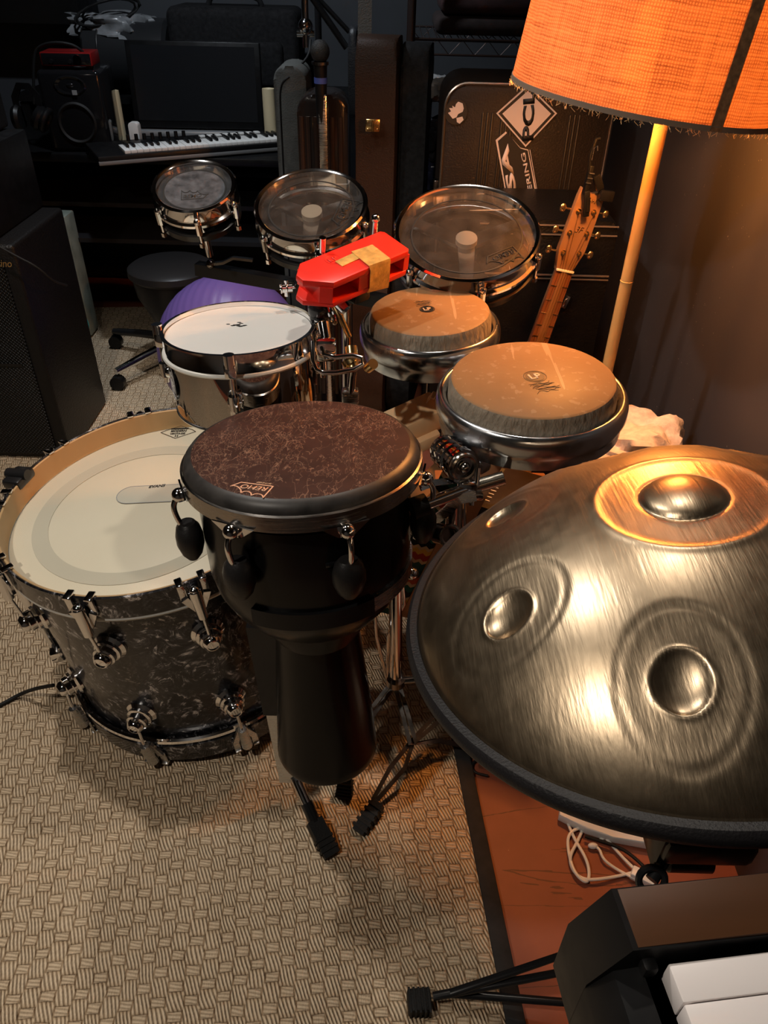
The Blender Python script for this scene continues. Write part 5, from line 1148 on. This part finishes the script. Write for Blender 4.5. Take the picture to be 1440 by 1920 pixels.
# ------------------------------------------------------------ left stack: cabinet, road case, tall speaker
lb = thing('speaker_cabinet', 'large black speaker cabinet with mesh grille at the left edge', 'speaker', T((-1.40, 2.36, .012)))
MB().box((0, 0, .365), (.62, .40, .73), bev=.012, seg=3).build('cabinet', VINYLBLK, lb)
def m_mesh():
    m = mat('metal_mesh_grille', (.02, .02, .02), .35, .5); g = NG(m); o = g.obj(); sep = g.n('ShaderNodeSeparateXYZ'); g.L.new(o, sep.inputs[0])
    h = g.m('MULTIPLY', g.m('SINE', g.m('MULTIPLY', sep.outputs[0], 520)), g.m('SINE', g.m('MULTIPLY', sep.outputs[2], 520)))
    g.L.new(g.ramp(h, [(.3, (.002, .002, .002)), (.6, (.045, .045, .045))]), g.p.inputs['Base Color']); g.L.new(g.bump(h, 1, .003), g.p.inputs['Normal']); return m
MB().box((-.01, -.203, .355), (.56, .012, .67), bev=.004).build('grille', m_mesh(), lb)
MB().box((-.01, -.209, .355), (.5, .004, .01)).build('grille_bar', BLK, lb)
Ml = lb.matrix_world @ T((0, -.2105, 0)) @ RX(PI / 2); a_, b_ = onp(Ml, 0, -12, 500), onp(Ml, 0, 24, 503)
lettering('badge_text', 'ntino', T((0, -.2105, 0)) @ RX(PI / 2) @ T((a_.x, a_.y, 0)), (b_ - a_).length, .02, GOLD, lb, 0, .3)
# road case on top
rc = thing('road_case', 'black road case with silver plate and gold corners on the speaker cabinet', 'case', T((-1.42, 2.37, .744)))
MB().box((0, 0, .115), (.54, .38, .23), bev=.006).build('case_body', BLK, rc)
PLATE = mat('worn_silver_plate', (.40, .38, .38), .45, .5, noise=.2, nscale=20)
m_ = MB(); m_.box((.13, -.193, .12), (.18, .006, .17), bev=.002); m_.box((.08, -.197, .12), (.05, .006, .10), bev=.002); m_.build('silver_plate', PLATE, rc)
m_ = MB()
for x in (.06, .19):
    for z in (.05, .19): m_.ball((x, -.197, z), .006)
m_.build('rivets', DARKMETAL, rc)
for x in (-.262, .262):
    for z in (.012, .218):
        m_ = MB(); s = 1 if x > 0 else -1; sz_ = 1 if z > .1 else -1
        m_.box((x - s * .012, -.192, z), (.04, .008, .022), bev=.002); m_.box((x + s * .008, -.185, z - sz_ * .012), (.008, .02, .045), bev=.002); m_.build('corner', GOLD, rc)
ts = thing('guitar_amplifier', 'tall dark amplifier on top of the road case at the left edge', 'amplifier', T((-1.46, 2.40, .976)))
MB().box((0, 0, .175), (.52, .34, .35), bev=.012).build('case_body', VINYLBLK, ts)
m_ = MB(); m_.box((.255, -.172, .03), (.03, .008, .05), bev=.002); m_.ball((.24, -.178, .03), .012); m_.build('corner', GOLD, ts)
m_ = MB(); m_.tube([at(0, 463, Y=2.12), at(30, 480, Y=2.12), at(70, 500, Y=2.12), at(100, 528, Y=2.15), at(125, 535, Y=2.25)], .003, smooth=2); tag(m_.build('cable', RUBBER), 'thin cable drooping across the speaker cabinet front', 'cable')
# small pale light box between desk and cabinet
m_ = MB(); q = at(140, 540, Y=3.2); m_.box((q.x, 3.2, .28), (.10, .10, .52), bev=.006); tag(m_.build('storage_tub', mat('green_grey_plastic', (.20, .24, .21), .4, noise=.3, nscale=12)), 'grey-green plastic tub in the gap between cabinet and desk', 'box')
m_ = MB(); m_.tube([at(138, 578, Y=3.1), at(155, 590, Y=3.1), at(166, 605, Y=3.1), at(165, 625, Y=3.1)], .004, smooth=2); tag(m_.build('cable', mat('turquoise_cable', (.03, .35, .38), .4)), 'turquoise cable in the gap beside the left speaker cabinet', 'cable')

# ------------------------------------------------------------ gym ball, bin, chair base
gb = at(435, 655, Y=2.5)
M_ = MB(); M_.ball((0, 0, 0), 1)
def ballmesh():
    m_ = MB(); n = 90
    pr = [(max(0, .262 * math.sin(PI * i / n)) * (1 + .0045 * math.cos(PI * i / n * 52) * (1 if 20 < i < 70 else 0)), -.262 * math.cos(PI * i / n)) for i in range(n + 1)]; pr[0] = (0, -.262); pr[-1] = (0, .262)
    m_.lathe(pr, 96, m=RX(.5) @ RY(1.0)); return m_
M_.bm.free()
D_ = (1.45 - .262 - .012) / (-ray(435, 655).z); gc_ = CAM + ray(435, 655) * D_
ob = ballmesh().build('gym_ball', mat('purple_vinyl', (.135, .085, .30), .38, 0, .4), None, ang=60); ob.location = gc_
tag(ob, 'large purple gym ball on the rug behind the chrome drum', 'ball')
q = at(320, 500, Y=2.95)
bn = thing('drum_stool', 'round black padded stool on five castor legs left of the purple ball', 'stool', T((q.x, 2.95, .012)))
zt = q.z
MB().lathe([(0, zt), (.15, zt), (.168, zt - .012), (.170, zt - .035), (.160, zt - .045), (.155, zt - .05)], 64).build('seat', mat('black_seat_vinyl', (.018, .018, .019), .35), bn)
MB().lathe([(.156, zt - .05), (.146, zt - .12), (.10, zt - .22), (.04, zt - .25), (0, zt - .25)], 64).build('body', BLK, bn)
MB().cyl((0, 0, .08), (0, 0, zt - .24), .025).build('column', BLACKMETAL, bn)
for kx in range(5):
    a = kx * 2 * PI / 5 - 2.2; e = Vector((.34 * math.cos(a), .34 * math.sin(a), .055))
    MB().tube([(0, 0, .10), e * .6 + Vector((0, 0, .055)), e + Vector((0, 0, .02))], lambda t: .020 - .006 * t).build('leg', CHROME if kx == 0 else BLACKMETAL, bn)
    m_ = MB(); m_.cyl((e.x, e.y - .018, .028), (e.x, e.y + .018, .028), .028); m_.build('castor', BLK, bn)
